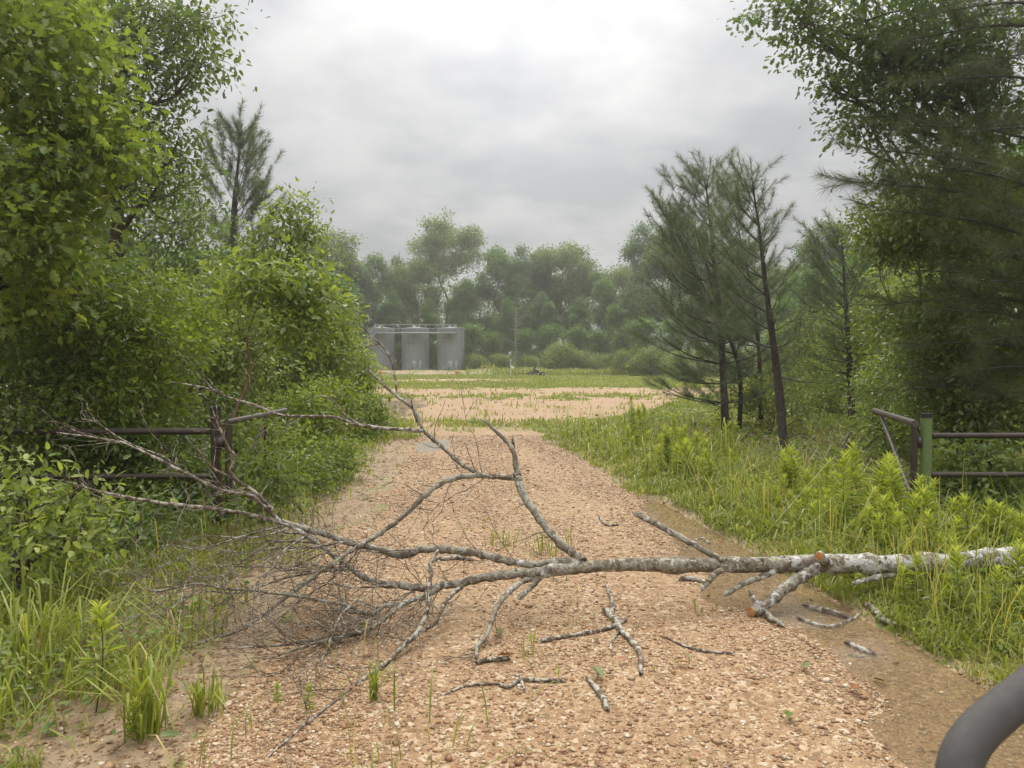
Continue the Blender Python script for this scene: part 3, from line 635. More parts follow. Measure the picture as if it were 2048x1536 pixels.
# the wood goes on behind in one mass
rng = np.random.default_rng(9); mb = MB(); n = 2600
px = rng.uniform(300, 2000, n); D = rng.uniform(122, 165, n); x = (px - 1024) / FPX * D
hh = 15.5 + 3.5 * fbm(x * .08, D * .05, 4); hh[np.abs(px - 955) < 60] *= .9
cen = np.stack([x, D, rng.uniform(.05, 1, n) ** .8 * hh], -1)
crown_leaves(mb, rng, cen, 26, .9, .6, DIAMOND, tintb=.4)
tag(mb.build('far_woods', M_FARB), 'dense mass of far woods closing the clearing behind the front trees', kind='stuff')
# bare dead tree in front of the wood
b = P(1031, 746, 103); rng = np.random.default_rng(5)
root = empty('dead_tree', (b[0], b[1], 0), 'bare pale dead tree with crooked branches, standing beyond the white pole', 'dead tree')
mb = MB(); H = 9.2; tp = catmull(np.array([(0, 0, -.2), (.05, 0, 3), (-.02, .1, 6), (.12, 0, H)]), 6); tube(mb, tp, np.linspace(.13, .03, len(tp)), 8); mb.build('trunk', M_SNAG, root, smooth=True)
for _ in range(16):
    h = rng.uniform(4, 9.0); a = rng.choice([0, math.pi]) + rng.normal(0, .7); L = rng.uniform(.9, 2.8); c = np.array([0.05, 0, h]); mb = MB()
    q = catmull(np.array([c, c + [math.cos(a) * L * .5, math.sin(a) * L * .5, L * rng.uniform(-.05, .3)], c + [math.cos(a) * L, math.sin(a) * L, L * rng.uniform(-.05, .6)]]), 4); tube(mb, q, np.linspace(.045, .012, len(q)), 5)
    for k in range(3):
        s = q[rng.integers(3, len(q))]; tube(mb, [s, s + rng.normal(0, .4, 3) + [0, 0, .2]], [.015, .008], 4)
    mb.build('branch', M_SNAG, root)

# ------------------------------------------------------------------ trees and shrubs on the left
B = blob
plant('oak_tree', 'oak with big lobed yellow-green leaves reaching in at the upper left', 'tree', (-6.2, 7.6, 0),
      [B(30, 120, 7, 150, 150), B(110, 330, 7.2, 130, 120), B(20, 430, 6.8, 130, 90), B(210, 260, 7.4, 95, 80), B(60, 560, 7.4, 130, 70), B(130, 60, 7.8, 110, 70)],
      280, 26, .112, LOBED, M_OAK, M_GBARK, .15, .17, 21, tint=.5, shell=.4, trunk_top=(-6.0, 7.8, 6.5), twig=.005)
plant('oak_tree', 'tall small-leaved oak behind the lobed oak, its sprays against the sky', 'tree', (-7.0, 12.5, 0),
      [B(90, 40, 12, 190, 110), B(280, 20, 12, 120, 75), B(360, 45, 11.8, 70, 45), B(300, 150, 11.8, 115, 60), B(415, 125, 11.5, 50, 24), B(160, 190, 12.4, 150, 110), B(300, 270, 12, 85, 65), B(180, 350, 12.5, 170, 110), B(330, 390, 12.4, 85, 75), B(355, 300, 12, 50, 28), B(400, 20, 12, 55, 26)],
      470, 34, .10, OVAL, M_WOAK, M_GBARK, .17, .20, 22, tint=.5, shell=.45, trunk_top=(-6.6, 12.4, 8.4), twig=.006)
plant('hickory_tree', 'shaded broadleaf tree standing deep behind the left thicket', 'tree', (-10.0, 19, 0),
      [B(60, 300, 18, 200, 190), B(230, 430, 18, 180, 120), B(350, 480, 18.5, 110, 90), B(60, 520, 19, 200, 120), B(380, 580, 19, 120, 90)],
      360, 30, .15, OVAL, M_WOAK, M_GBARK, .2, .32, 23, tint=.45, twig=.008)
pine('pine_tree', 'young pine rising against the sky above the left thicket', np.array([*P(463, 722, 24)[:2], 0]),
     [np.array([*P(466, 722, 24)[:2], -.1]), P(463, 560, 24), P(468, 430, 24), P(472, 370, 24), P(480, 292, 24)], .17, 11, 2.2, 31, wind=(.2, 0, 0), bare=.50, shoot=.60, nl=.26, w=.0095, npm=230, dens=2.6, rise=.75, nb=(3, 5), deadn=10)
plant('sweetgum_tree', 'young sweetgum with a pointed leafy crown in front of the left pine', 'tree', np.array([*P(560, 722, 17)[:2], 0]),
      [B(580, 420, 17, 42, 48), B(560, 500, 17, 75, 60), B(620, 470, 17, 38, 42), B(500, 560, 16.8, 85, 60), B(620, 560, 17, 70, 60), B(560, 620, 16.6, 110, 70), B(650, 620, 17, 60, 50), B(450, 620, 17, 70, 60)],
      300, 30, .125, OVAL, M_SHRUB, M_GBARK, .09, .20, 24, tint=.6, twig=.006, shell=.5)
shr = [
 ('tall_shrub', 'dense fine-leaved shrub filling the thicket edge at far left', (-5.6, 8.4), [B(40, 640, 8, 150, 110), B(180, 660, 8.4, 120, 100), B(60, 790, 7.8, 140, 100), B(200, 560, 8.6, 110, 60)], 288, 40, 0.073, M_SHRUB, .4, 0.136),
 ('tall_shrub', 'arching shrub with paired bright leaflets behind the left pipe fence', (-4.6, 9.2), [B(230, 610, 9, 120, 80), B(270, 700, 8.8, 130, 80), B(330, 640, 9.5, 100, 90), B(230, 800, 8.6, 140, 70)], 237, 40, 0.084, M_BRIGHT, .35, 0.136),
 ('tall_shrub', 'dark leafy shrub behind the left gate post', (-4.2, 11.5), [B(420, 640, 11.5, 100, 90), B(380, 730, 11.2, 120, 80), B(480, 720, 11.5, 90, 80), B(400, 830, 10.5, 110, 60)], 237, 42, 0.095, M_DARK, .5, 0.160),
 ('sapling', 'sapling with a bare tan forked stem leaning right above the left gate', (-3.15, 7.9), [B(490, 575, 8.2, 60, 42), B(575, 560, 8.4, 75, 45), B(640, 610, 8.4, 50, 36), B(590, 660, 8.3, 70, 26)], 75, 26, 0.112, M_SHRUB, .62, 0.120),
 ('shrub', 'rounded shrub right of the sweetgum at the thicket edge', (-5.0, 16), [B(590, 700, 15.5, 90, 80), B(640, 660, 16, 60, 60), B(560, 780, 15, 100, 70), B(660, 730, 16, 60, 60)], 237, 42, 0.106, M_SHRUB, .55, 0.176),
 ('shrub', 'bright pointed shrub at the clearing corner, left of the tanks', (-4.7, 19), [B(690, 720, 18.5, 45, 50), B(700, 760, 18, 55, 55), B(660, 790, 18, 60, 55), B(725, 740, 18.6, 26, 32), B(680, 680, 19, 30, 30)], 216, 40, 0.112, M_BRIGHT, .5, 0.160),
 ('shrub', 'willowy low shrub at road edge beneath the bright pointed shrub', (-3.6, 16), [B(730, 830, 16.5, 45, 40), B(690, 850, 16, 60, 50), B(750, 860, 16.5, 28, 30), B(710, 880, 15.5, 45, 32)], 180, 34, 0.101, M_SHRUB, .55, 0.144),
 ('shrub', 'yellow-green shrub behind the open arm of the left gate', (-3.6, 11.8), [B(600, 850, 12, 90, 60), B(650, 810, 12.5, 60, 45), B(560, 900, 11, 80, 55), B(640, 900, 12, 70, 45)], 216, 42, 0.084, M_BRIGHT, .4, 0.136),
 ('shrub', 'ferny low shrub at the foot of the left gate', (-2.9, 9.6), [B(600, 950, 9.5, 85, 45), B(540, 970, 9.2, 60, 45), B(660, 930, 10.5, 60, 40), B(515, 915, 7.15, 34, 30), B(545, 965, 7.1, 44, 34), B(500, 1010, 7.05, 46, 30), B(530, 862, 8.0, 22, 16)], 144, 40, 0.073, M_SHRUB, .5, 0.104),
 ('shrub', 'dark low shrub between the rails of the left pipe fence', (-4.0, 8.6), [B(330, 900, 8.4, 110, 55), B(230, 920, 8.2, 110, 60), B(370, 980, 8.0, 80, 50), B(120, 880, 8.2, 110, 60)], 237, 40, 0.078, M_SHRUB, .35, 0.120),
 ('shrub', 'near shrub with large pale green leaves under the left fence rails', (-3.6, 5.3), [B(40, 960, 5.0, 60, 40), B(110, 995, 5.0, 70, 40), B(185, 960, 5.2, 36, 26), B(50, 1040, 4.9, 90, 50), B(180, 1040, 5.1, 60, 40), B(100, 1090, 5.0, 100, 50)], 70, 13, .082, M_SHRUB, .85, .10),
 ('shrub', 'shaded shrub on the bare bank below the left fence', (-3.9, 6.6), [B(60, 1060, 6.2, 120, 60), B(180, 1080, 6.2, 110, 50), B(290, 1040, 6.6, 90, 45)], 122, 30, 0.073, M_SHRUB, .35, 0.096),
]
for i, (nm, lab, bs, bl, ncl, lpc, lf, ml, tb, crr) in enumerate(shr):
    plant(nm, lab, 'shrub' if nm != 'sapling' else 'sapling', (*bs, float(gz(*bs))), bl, ncl, lpc, lf * .88, OVAL, ml, M_TAN if nm == 'sapling' else M_GBARK, .022 if nm != 'sapling' else .035, crr, 40 + i, stems=(nm != 'sapling'), tint=tb, wood='stems' if nm != 'sapling' else 'trunk', green='foliage' if nm != 'sapling' else 'crown', shell=.55, twig=.003, trunk_top=(P(520, 600, 8.2) if nm == 'sapling' else None))
# dense woods filling in behind the left thicket
rng = np.random.default_rng(77)
for i, (px, py, D, k, lab) in enumerate([(-60, 330, 24, 's', 'small tree in the left wood, at its far left edge'), (110, 380, 27, 's', 'small tree in the left wood behind the shaded broadleaf tree'), (260, 480, 26, 's', 'small tree in the left wood, left of the young pine'), (400, 500, 30, 's', 'small tree in the left wood beside the pine trunk'), (520, 500, 34, 's', 'small tree in the left wood behind the sweetgum'), (610, 520, 40, 's', 'small tree in the left wood, right of the sweetgum'), (340, 560, 20, 's', 'small tree in the left wood behind the forked sapling'), (660, 560, 50, 's', 'small tree in the left wood nearest the tanks'), (150, 560, 15, 's', 'small tree in the left wood behind the arching shrub'), (640, 690, 30, 'u', 'bush in the left wood behind the bright pointed shrub')]):
    top = P(px, py, D); s = (top[2] + .2) / PH[k]; copy_thing(protos[k], (top[0], top[1], -.1), (0, 0, rng.uniform(0, 6.28)), (s * .9, s * .9, s), lab, 'trees in the left wood')

# ------------------------------------------------------------------ trees on the right
pine('pine_tree', 'roadside pine with long branches sweeping left over the clearing', np.array([*P(1452, 870, 17)[:2], 0]),
     [np.array([*G(1452, 872)[:2], -.1]), P(1447, 760, 17), P(1440, 640, 17), P(1428, 520, 17), P(1420, 440, 17), P(1412, 370, 17)], .098, 12, 1.75, 32, wind=(-.55, -.1, 0), bare=.13, shoot=.40, nl=.20, w=.0050, npm=300, dens=4.0, rise=.50, nb=(4, 7), tint=.5)
pine('pine_tree', 'roadside pine with a dark slanting trunk and split bark, nearest the road', np.array([*G(1570, 912)[:2], 0]),
     [np.array([*G(1570, 914)[:2], -.1]), P(1558, 780, 13.4), P(1542, 650, 13.4), P(1530, 560, 13.4), P(1520, 470, 13.4), P(1506, 375, 13.4)], .085, 10, 1.25, 33, wind=(-.6, .2, 0), bare=.40, shoot=.34, nl=.18, w=.0044, npm=300, dens=4.0, rise=.55, nb=(3, 5), tint=.5)
pine('pine_tree', 'slimmer pine farther back, between slanting trunk and right gate', np.array([*P(1705, 830, 21)[:2], 0]),
     [np.array([*P(1705, 830, 21)[:2], -.1]), P(1697, 700, 21), P(1690, 580, 21), P(1684, 480, 21)], .11, 13, 1.9, 34, wind=(-.45, 0, 0), bare=.26, shoot=.40, nl=.22, w=.0065, npm=230, dens=3.8, rise=.5, nb=(4, 6))
pine('pine_tree', 'thin young pine just behind the slanting trunk', np.array([*P(1522, 860, 19)[:2], 0]),
     [np.array([*P(1522, 860, 19)[:2], -.1]), P(1518, 700, 19), P(1500, 560, 19), P(1462, 400, 19)], .07, 12, 1.2, 35, wind=(-.5, 0, 0), bare=.22, shoot=.40, nl=.21, w=.006, npm=270, dens=3.8, rise=.5)
pine('pine_tree', 'thin dark pine sapling leaning beside the sweeping pine', np.array([*P(1480, 850, 18.5)[:2], 0]),
     [np.array([*P(1480, 850, 18.5)[:2], -.1]), P(1474, 720, 18.5), P(1400, 560, 18.5), P(1340, 440, 18.5)], .065, 12, 1.3, 36, wind=(-.45, 0, 0), bare=.22, shoot=.40, nl=.21, w=.006, npm=270, dens=3.8, rise=.5)
# the big shaded pine whose boughs hang in from the right
rng = np.random.default_rng(52); bx = np.array([7.4, 9.8, 0.0])
root = empty('pine_tree', bx, 'large shaded pine at the right edge with drooping long-needled boughs', 'tree')
wd = MB(); tp = catmull(np.array([(0, 0, -.1), (.03, 0, 3), (-.05, 0, 6), (-.1, 0, 9)]), 6); tube(wd, tp, np.linspace(.2, .08, len(tp)), 12, rough=.05, rng=rng)
sh = []
for (px, py, D, h0) in [(1722, 296, 9.3, 3.9), (1697, 362, 9.2, 3.5), (1800, 250, 9.6, 4.4), (1780, 420, 9.3, 3.1), (1850, 330, 9.0, 3.7), (1900, 480, 9.0, 2.7), (1830, 540, 9.4, 2.5), (1890, 620, 9.2, 2.0), (1840, 690, 9.6, 1.7), (1960, 560, 8.6, 2.4), (1980, 680, 8.6, 1.8), (1940, 740, 9.0, 1.4),
                        (1990, 420, 8.6, 3.2), (1880, 160, 9.4, 5.2), (1960, 260, 9.0, 4.5), (2000, 120, 9.2, 5.6), (1820, 80, 10, 6.0), (1900, 20, 9.6, 6.2), (2030, 340, 8.4, 3.8), (2020, 500, 8.4, 2.8), (1760, 610, 10, 2.4), (1800, 780, 10, 1.2), (1990, 790, 9, 1.1)]:
    e = P(px, py, D) - bx; s = np.array([0, 0, h0]); mid = (s + e) / 2 + [0, 0, .12]
    bough(wd, sh, rng, np.array([s, mid, e]), .028, .34, 7.0, .25)
wd.build('trunk', M_BARK, root, smooth=True)
nd = MB(); p0 = np.array([s[0] for s in sh]); ax = np.array([s[1] for s in sh]); ln = np.array([s[2] for s in sh])
shoots_to_needles(nd, rng, p0, ax, ln, 300, .21, .0040, .6); prisms(nd, p0, p0 + ax * ln[:, None], .004, .0025, 0.0); nd.build('needles', M_NEEDLE_SHADE, root)
plant('oak_tree', 'big oak overhanging from the upper right, small lobed leaves against the sky', 'tree', (7.6, 12.0, 0),
      [B(1900, 30, 11, 190, 110), B(1720, 40, 11, 150, 65), B(1570, 14, 11, 75, 26), B(1620, 60, 11, 60, 35), B(1740, 120, 11, 110, 50), B(1850, 150, 11.2, 130, 80), B(1660, 170, 11, 45, 18), B(1760, 215, 11, 90, 45), B(1900, 280, 11.4, 140, 80), B(1730, 250, 11, 50, 30), B(2000, 150, 11, 100, 120)],
      480, 32, .095, LOBED, M_WOAK, M_GBARK, .2, .17, 25, tint=.25, shell=.45, trunk_top=(6.9, 12, 8.2), twig=.006)
shr = [
 ('tall_shrub', 'glossy-leaved shrub crown below the drooping pine boughs at right', (6.6, 11.5), [B(1800, 440, 11, 95, 55), B(1880, 480, 11.2, 110, 70), B(1960, 440, 11, 110, 80), B(1860, 380, 11, 80, 40), B(1780, 480, 11.6, 70, 40)], 302, 40, 0.095, M_DARK, .55, 0.144),
 ('tall_shrub', 'dark tall shrub behind the rails right of the green post', (6.6, 10.8), [B(1960, 640, 10.6, 130, 110), B(1870, 690, 11, 100, 90), B(1980, 800, 10.2, 120, 90), B(1880, 800, 10.6, 90, 70)], 403, 42, 0.090, M_DARK, .4, 0.152),
 ('shrub', 'broad-leaved low shrub between the rails right of the green post', (5.5, 8.9), [B(1930, 920, 8.8, 90, 40), B(2000, 950, 8.7, 80, 60), B(1900, 970, 8.8, 50, 50), B(1970, 1020, 8.5, 110, 50)], 108, 26, 0.095, M_SHRUB, .4, 0.104),
 ('shrub', 'leafy yellow-green shrub standing left of the green post', (5.6, 12.6), [B(1790, 800, 13, 70, 60), B(1770, 770, 14, 45, 50), B(1820, 740, 13.5, 70, 60), B(1780, 870, 12.2, 60, 45)], 237, 40, 0.084, M_SHRUB, .6, 0.144),
 ('shrub', 'bright yellow-green bush beyond the pines, lit by open sky', (11.2, 23), [B(1790, 595, 22, 75, 55), B(1740, 640, 22, 70, 60), B(1830, 640, 22.5, 70, 60), B(1770, 700, 21.5, 110, 70)], 302, 40, 0.146, M_BRIGHT, .6, 0.240),
 ('shrub', 'green bush between the slanting pine and the slimmer pine', (9.8, 24), [B(1620, 770, 24, 55, 55), B(1650, 720, 25, 50, 50), B(1640, 800, 23, 50, 35)], 187, 38, 0.101, M_SHRUB, .55, 0.160),
 ('shrub', 'low dark bush behind the foot of the slanting pine', (6.4, 18), [B(1560, 790, 18, 70, 45), B(1500, 800, 19, 50, 35), B(1600, 700, 20, 70, 80)], 172, 38, 0.101, M_DARK, .6, 0.160),
 ('tall_shrub', 'tall shaded shrub between slimmer pine and drooping boughs', (9.0, 17), [B(1810, 640, 16, 70, 70), B(1870, 600, 16, 90, 80), B(1840, 730, 16, 90, 70)], 302, 40, 0.112, M_DARK, .6, 0.192),
]
for i, (nm, lab, bs, bl, ncl, lpc, lf, ml, tb, crr) in enumerate(shr):
    plant(nm, lab, 'shrub', (*bs, float(gz(*bs))), bl, ncl, lpc, lf * .88, OVAL, ml, M_GBARK, .024, crr, 70 + i, stems=True, tint=tb, wood='stems', green='foliage', shell=.55, twig=.003)
rng = np.random.default_rng(78)
for i, (px, py, D, k, lab) in enumerate([(1640, 540, 44, 's', 'small tree in the right wood behind the slimmer pine'), (1730, 500, 40, 's', 'small tree in the right wood above the bright bush'), (1850, 420, 34, 's', 'small tree in the right wood behind glossy shrub crown'), (1960, 380, 28, 's', 'small tree in the right wood at its right edge'), (1580, 600, 50, 's', 'small tree in the right wood behind the slanting pine'), (1680, 640, 34, 's', 'small tree in the right wood left of the bright bush'), (2080, 300, 20, 's', 'small tree in the right wood behind the large shaded pine'), (1900, 560, 20, 's', 'small tree in the right wood behind the dark tall shrub')]):
    top = P(px, py, D); s = (top[2] + .2) / PH[k]; copy_thing(protos[k], (top[0], top[1], -.1), (0, 0, rng.uniform(0, 6.28)), (s * .9, s * .9, s), lab, 'trees in the right wood')

# ------------------------------------------------------------------ the fallen tree across the road
m, t, o = mat('lichen_bark'); tcx = t.nodes.new('ShaderNodeTexCoord'); v = tcx.outputs['Object']
base_c = ramp(t, [(.3, (.085, .062, .044)), (.5, (.16, .125, .09)), (.72, (.25, .21, .155))], tnoise(t, 13, 6, v, .7))
c = mixc(t, ramp(t, [(.47, (0, 0, 0)), (.56, (.9, .9, .9))], tnoise(t, 11, 6, v, .68, .5)), base_c, ramp(t, [(.35, (.27, .245, .19)), (.7, (.42, .40, .34))], tnoise(t, 34, 4, v)))
c = mixc(t, ramp(t, [(.56, (0, 0, 0)), (.61, (1, 1, 1))], tnoise(t, 30, 5, v, .65, .4)), c, (.36, .37, .23))
sx = t.nodes.new('ShaderNodeSeparateXYZ'); t.links.new(v, sx.inputs[0])
side = tmath(t, 'MULTIPLY', tmath(t, 'SUBTRACT', sx.outputs[0], .8, True), .085, True)       # the butt end has whiter bark
c = mixc(t, tmath(t, 'MULTIPLY', ramp(t, [(.585, (0, 0, 0)), (.625, (1, 1, 1))], tmath(t, 'ADD', tnoise(t, 10, 7, v, .72, .4), side)), .85), c, (.60, .59, .56))
c = mixc(t, ramp(t, [(.60, (0, 0, 0)), (.64, (1, 1, 1))], tnoise(t, 16, 6, v, .75, 1.0)), c, (.045, .036, .027))
princ(t, o, c, .8, .25, bump=tnoise(t, 45, 5, v, .7), bstr=.9, bdist=.02); M_LOG = m
m, t, o = mat('twig_bark'); tcx = t.nodes.new('ShaderNodeTexCoord'); v = tcx.outputs['Object']
c = ramp(t, [(.3, (.05, .034, .024)), (.55, (.13, .095, .068)), (.75, (.21, .17, .125))], tnoise(t, 12, 5, v, .65))
c = mixc(t, ramp(t, [(.49, (0, 0, 0)), (.55, (1, 1, 1))], tnoise(t, 22, 5, v, .62, .8)), c, (.36, .34, .28))
princ(t, o, c, .8, .25, bump=tnoise(t, 70, 4, v), bstr=.5, bdist=.006); M_BR = m
m, t, o = mat('cut_wood'); tcx = t.nodes.new('ShaderNodeTexCoord'); v = tcx.outputs['Object']
princ(t, o, ramp(t, [(.3, (.20, .08, .03)), (.5, (.42, .19, .07)), (.7, (.55, .34, .16))], tnoise(t, 45, 5, v, .7)), .7, .3); M_CUT = m

rng = np.random.default_rng(101)
troot = empty('fallen_tree', P(1150, 1132, 5.0) * [1, 1, 0], 'bare lichen-spotted fallen tree lying across the gravel road with forked dead branches', 'fallen tree')
TO = np.array(troot.location)
def splinter(q, r, ends=(1,)):
    """a ragged broken end: the wood runs out in an off-centre point"""
    q, r = list(q), list(r)
    for e in ends:
        i, j = (-1, -2) if e == 1 else (0, 1)
        d = nrm(q[i] - q[j]); w = r[i]; side = nrm(np.cross(d, rng.normal(0, 1, 3)))
        n1 = [(q[i] + d * w * .5 + side * w * .25, w * .72), (q[i] + d * w * rng.uniform(1.2, 2.4) + side * w * .6, w * .16)]
        if e == 1: q += [a for a, _ in n1]; r += [b for _, b in n1]
        else: q = [a for a, _ in n1[::-1]] + q; r = [b for _, b in n1[::-1]] + r
    return np.array(q), np.array(r)
def limb(nodes, name='branch', parent=None, matl=None, k=6, sides=9, jit=.22, rough=.05, broken=True):
    """nodes: px, py, distance, radius in px -> a branch mesh; returns path, radii, object"""
    nd_ = np.array(nodes, float); p = np.array([P(a, b, d) for a, b, d, _ in nd_]); r = nd_[:, 3] * nd_[:, 2] / FPX * .76
    q = catmull(p, k); rr = np.interp(np.linspace(0, len(p) - 1, len(q)), np.arange(len(p)), r)
    q[1:-1] += rng.normal(0, 1, (len(q) - 2, 3)) * (rr[1:-1] * jit * .5)[:, None]
    rr = rr * (1 + rng.normal(0, .06, len(rr)))
    q[:, 2] = np.maximum(q[:, 2], rr * .8)
    for _ in range(max(1, len(q) // 7)):                         # knots
        rr = rr * (1 + rng.uniform(.05, .22) * np.exp(-((np.arange(len(rr)) - rng.integers(0, len(rr))) / .7) ** 2))
    qs, rs = splinter(q, rr) if broken else (q, rr)
    mb = MB(); tube(mb, qs - TO, rs, sides, rough=rough, rng=rng); ob = mb.build(name, matl or M_LOG, parent or troot, smooth=True)
    return q, rr, ob
def dist(nodes, d0, d1):
    a = np.array(nodes, float); L = np.concatenate([[0], np.cumsum(np.hypot(*np.diff(a[:, :2], axis=0).T))]); L /= L[-1]
    return [(x, y, d0 + (d1 - d0) * l, r) for (x, y, r), l in zip(a, L)]
trunk, tr_r, tob = limb(dist([(2110, 1108, 25), (1980, 1118, 25), (1880, 1125, 24), (1780, 1128, 24), (1640, 1127, 24), (1540, 1129, 21), (1430, 1130, 19), (1320, 1130, 18), (1220, 1130, 17), (1150, 1136, 17), (1090, 1143, 15)], 5.55, 4.95), 'trunk', sides=16, jit=.10)
def twigs(q, rr, ob, n, L0=.5, dn=-.1, amount=2, t0=.1, dirb=(-.5, -.1, 0)):
    """fine dead twigs along a branch, forking again and again"""
    mb = MB(); tg = nrm(np.gradient(q, axis=0)); st = []
    for _ in range(n):
        i = int(rng.uniform(t0, 1) * (len(q) - 1)); d = nrm(tg[i] * rng.uniform(.2, 1) + nrm(np.cross(tg[i], rng.normal(0, 1, 3))) * rng.uniform(.5, 1.1) + np.array(dirb) * .35 + [0, 0, dn])
        st.append((q[i], d, L0 * rng.uniform(.35, 1.15), min(rr[i] * .5, rng.uniform(.0022, .0048)), 0))
    while st:
        p, d, L, r, dep = st.pop(); m_ = max(3, int(L / .07)); pts = [p]; dd = d.copy()
        for k in range(m_):
            dd = nrm(dd + rng.normal(0, .2, 3)); nx_ = pts[-1] + dd * L / m_
            if nx_[2] < .012: nx_[2] = .012 + abs(rng.normal(0, .008)); dd[2] = abs(dd[2]) * .3
            pts.append(nx_)
            if dep < amount and rng.random() < .33: st.append((nx_, nrm(dd + nrm(np.cross(dd, rng.normal(0, 1, 3))) * rng.uniform(.5, 1.1)), L * rng.uniform(.3, .6), r * .7, dep + 1))
        pts = np.array(pts); rad = r * np.linspace(1, .45, len(pts))
        prisms(mb, pts[:-1] - TO, pts[1:] - TO, rad[:-1], rad[1:])
    tw = mb.build('twigs', M_TWIG, ob); tw['kind'] = 'stuff'
def br(nodes, d0, d1, n=0, L0=.45, **k):
    q, rr, ob = limb(dist(nodes, d0, d1), matl=k.pop('matl', None), sides=9, broken=k.pop('broken', True))
    if n: twigs(q, rr, ob, n, L0, **k)
    return q, rr, ob
A = br([(1165, 1128, 15), (1120, 1123, 10), (1060, 1129, 10), (1000, 1118, 11), (950, 1106, 10), (900, 1100, 10), (850, 1099, 10), (800, 1110, 11), (760, 1099, 9), (700, 1085, 9), (640, 1066, 8.5), (590, 1052, 8), (547, 1039, 7.5)], 5.0, 5.25, 22, .35)
br([(560, 1043, 6), (504, 992, 5), (465, 985, 5), (430, 976, 4.5), (340, 930, 4), (258, 890, 3.2), (215, 879, 2.6), (113, 865, 1.6)], 5.24, 5.5, 26, .36, dn=.1, matl=M_BR)
br([(547, 1040, 5.5), (480, 1025, 4.8), (406, 1015, 5), (324, 1006, 4.4), (242, 992, 3.8), (187, 980, 3), (133, 964, 1.8)], 5.25, 5.0, 22, .32, dn=.05, matl=M_BR)
br([(545, 1020, 5), (510, 985, 4.5), (480, 965, 4.2), (461, 945, 4), (470, 915, 3.5), (457, 895, 3), (434, 844, 2.4), (424, 815, 1.5)], 5.24, 5.1, 16, .3, dn=.25, matl=M_BR)
br([(470, 960, 4), (440, 945, 3.6), (426, 937, 3.4), (406, 914, 2.6), (398, 900, 1.6)], 5.2, 5.05, 9, .25, dn=.2, matl=M_BR)
br([(345, 935, 3), (330, 915, 2.4), (255, 885, 2), (192, 845, 1.4), (165, 838, 1)], 5.4, 5.2, 12, .25, dn=.15, matl=M_BR)
Bq = br([(1165, 1122, 13), (1140, 1100, 12), (1118, 1084, 11), (1090, 1052, 10.5), (1065, 1018, 10.5), (1047, 990, 10.5), (1037, 960, 10.5), (1033, 940, 8), (1026, 900, 6.5), (1010, 880, 5.5), (988, 858, 5), (967, 840, 3.5)], 5.0, 5.75, 8, .22)
br([(1027, 898, 5), (1026, 884, 4), (1025, 873, 2)], 5.65, 5.65)
br([(1037, 957, 7.5), (990, 953, 6.5), (960, 951, 6.5), (915, 955, 7.5), (880, 968, 7), (850, 990, 7), (820, 1020, 6.5), (790, 1045, 6.5), (760, 1066, 6), (730, 1085, 6), (700, 1103, 5.5), (679, 1119, 5.5), (635, 1148, 5), (576, 1192, 4.6), (488, 1256, 4), (415, 1280, 3.2), (342, 1309, 2)], 5.6, 4.3, 40, .55, dn=-.08)
br([(965, 950, 6), (940, 938, 5.5), (920, 925, 5.5), (880, 890, 5.5), (852, 866, 5.2), (842, 852, 4.8), (835, 830, 4.5), (820, 812, 4.2), (795, 793, 4), (770, 772, 3.6), (748, 750, 3), (735, 738, 1.6)], 5.6, 6.0, 14, .3, dn=.05)
br([(794, 792, 3), (790, 755, 2.8), (783, 722, 2.5), (768, 696, 2.2), (742, 672, 1.7), (726, 655, 1)], 5.9, 6.1, 9, .24, dn=.05, matl=M_BR)
br([(846, 862, 5), (800, 859, 5), (723, 851, 4.4), (664, 834, 4), (600, 832, 3.4), (562, 830, 3), (508, 810, 2.7), (453, 793, 2.3), (426, 779, 2), (336, 762, 1.2)], 5.75, 5.8, 18, .34, dn=.05, matl=M_BR)
br([(720, 850, 3), (690, 830, 2.4), (665, 800, 2), (640, 790, 1.5)], 5.76, 5.7, 4, .2, matl=M_BR)
br([(838, 850, 3.6), (830, 832, 3), (824, 812, 2.6), (822, 795, 1.4)], 5.75, 5.7)
C = br([(1100, 1142, 14), (1060, 1147, 13.5), (1020, 1148, 12), (960, 1158, 11.5), (900, 1169, 10.5), (860, 1176, 9.5), (807, 1172, 9), (756, 1166, 8.5), (725, 1153, 8), (705, 1139, 7.5), (678, 1119, 6.5), (640, 1090, 5.6), (600, 1062, 5), (560, 1045, 3.5)], 4.95, 5.1, 28, .55, dn=-.08)
br([(880, 1176, 8), (850, 1191, 7), (811, 1206, 7), (772, 1234, 6), (745, 1257, 5.6), (694, 1273, 5), (639, 1284, 4.4), (600, 1296, 3.6), (540, 1316, 2.4)], 4.9, 4.15, 40, .68, dn=.04, dirb=(-.8, -.2, 0))
br([(815, 1204, 6), (770, 1212, 5), (737, 1229, 5), (698, 1212, 4.6), (635, 1200, 4), (576, 1190, 3.6), (500, 1180, 3.2), (454, 1178, 3), (391, 1168, 2.8), (313, 1182, 2.4), (244, 1165, 1.4)], 4.75, 4.6, 50, .72, dn=.04, dirb=(-.9, -.1, 0))
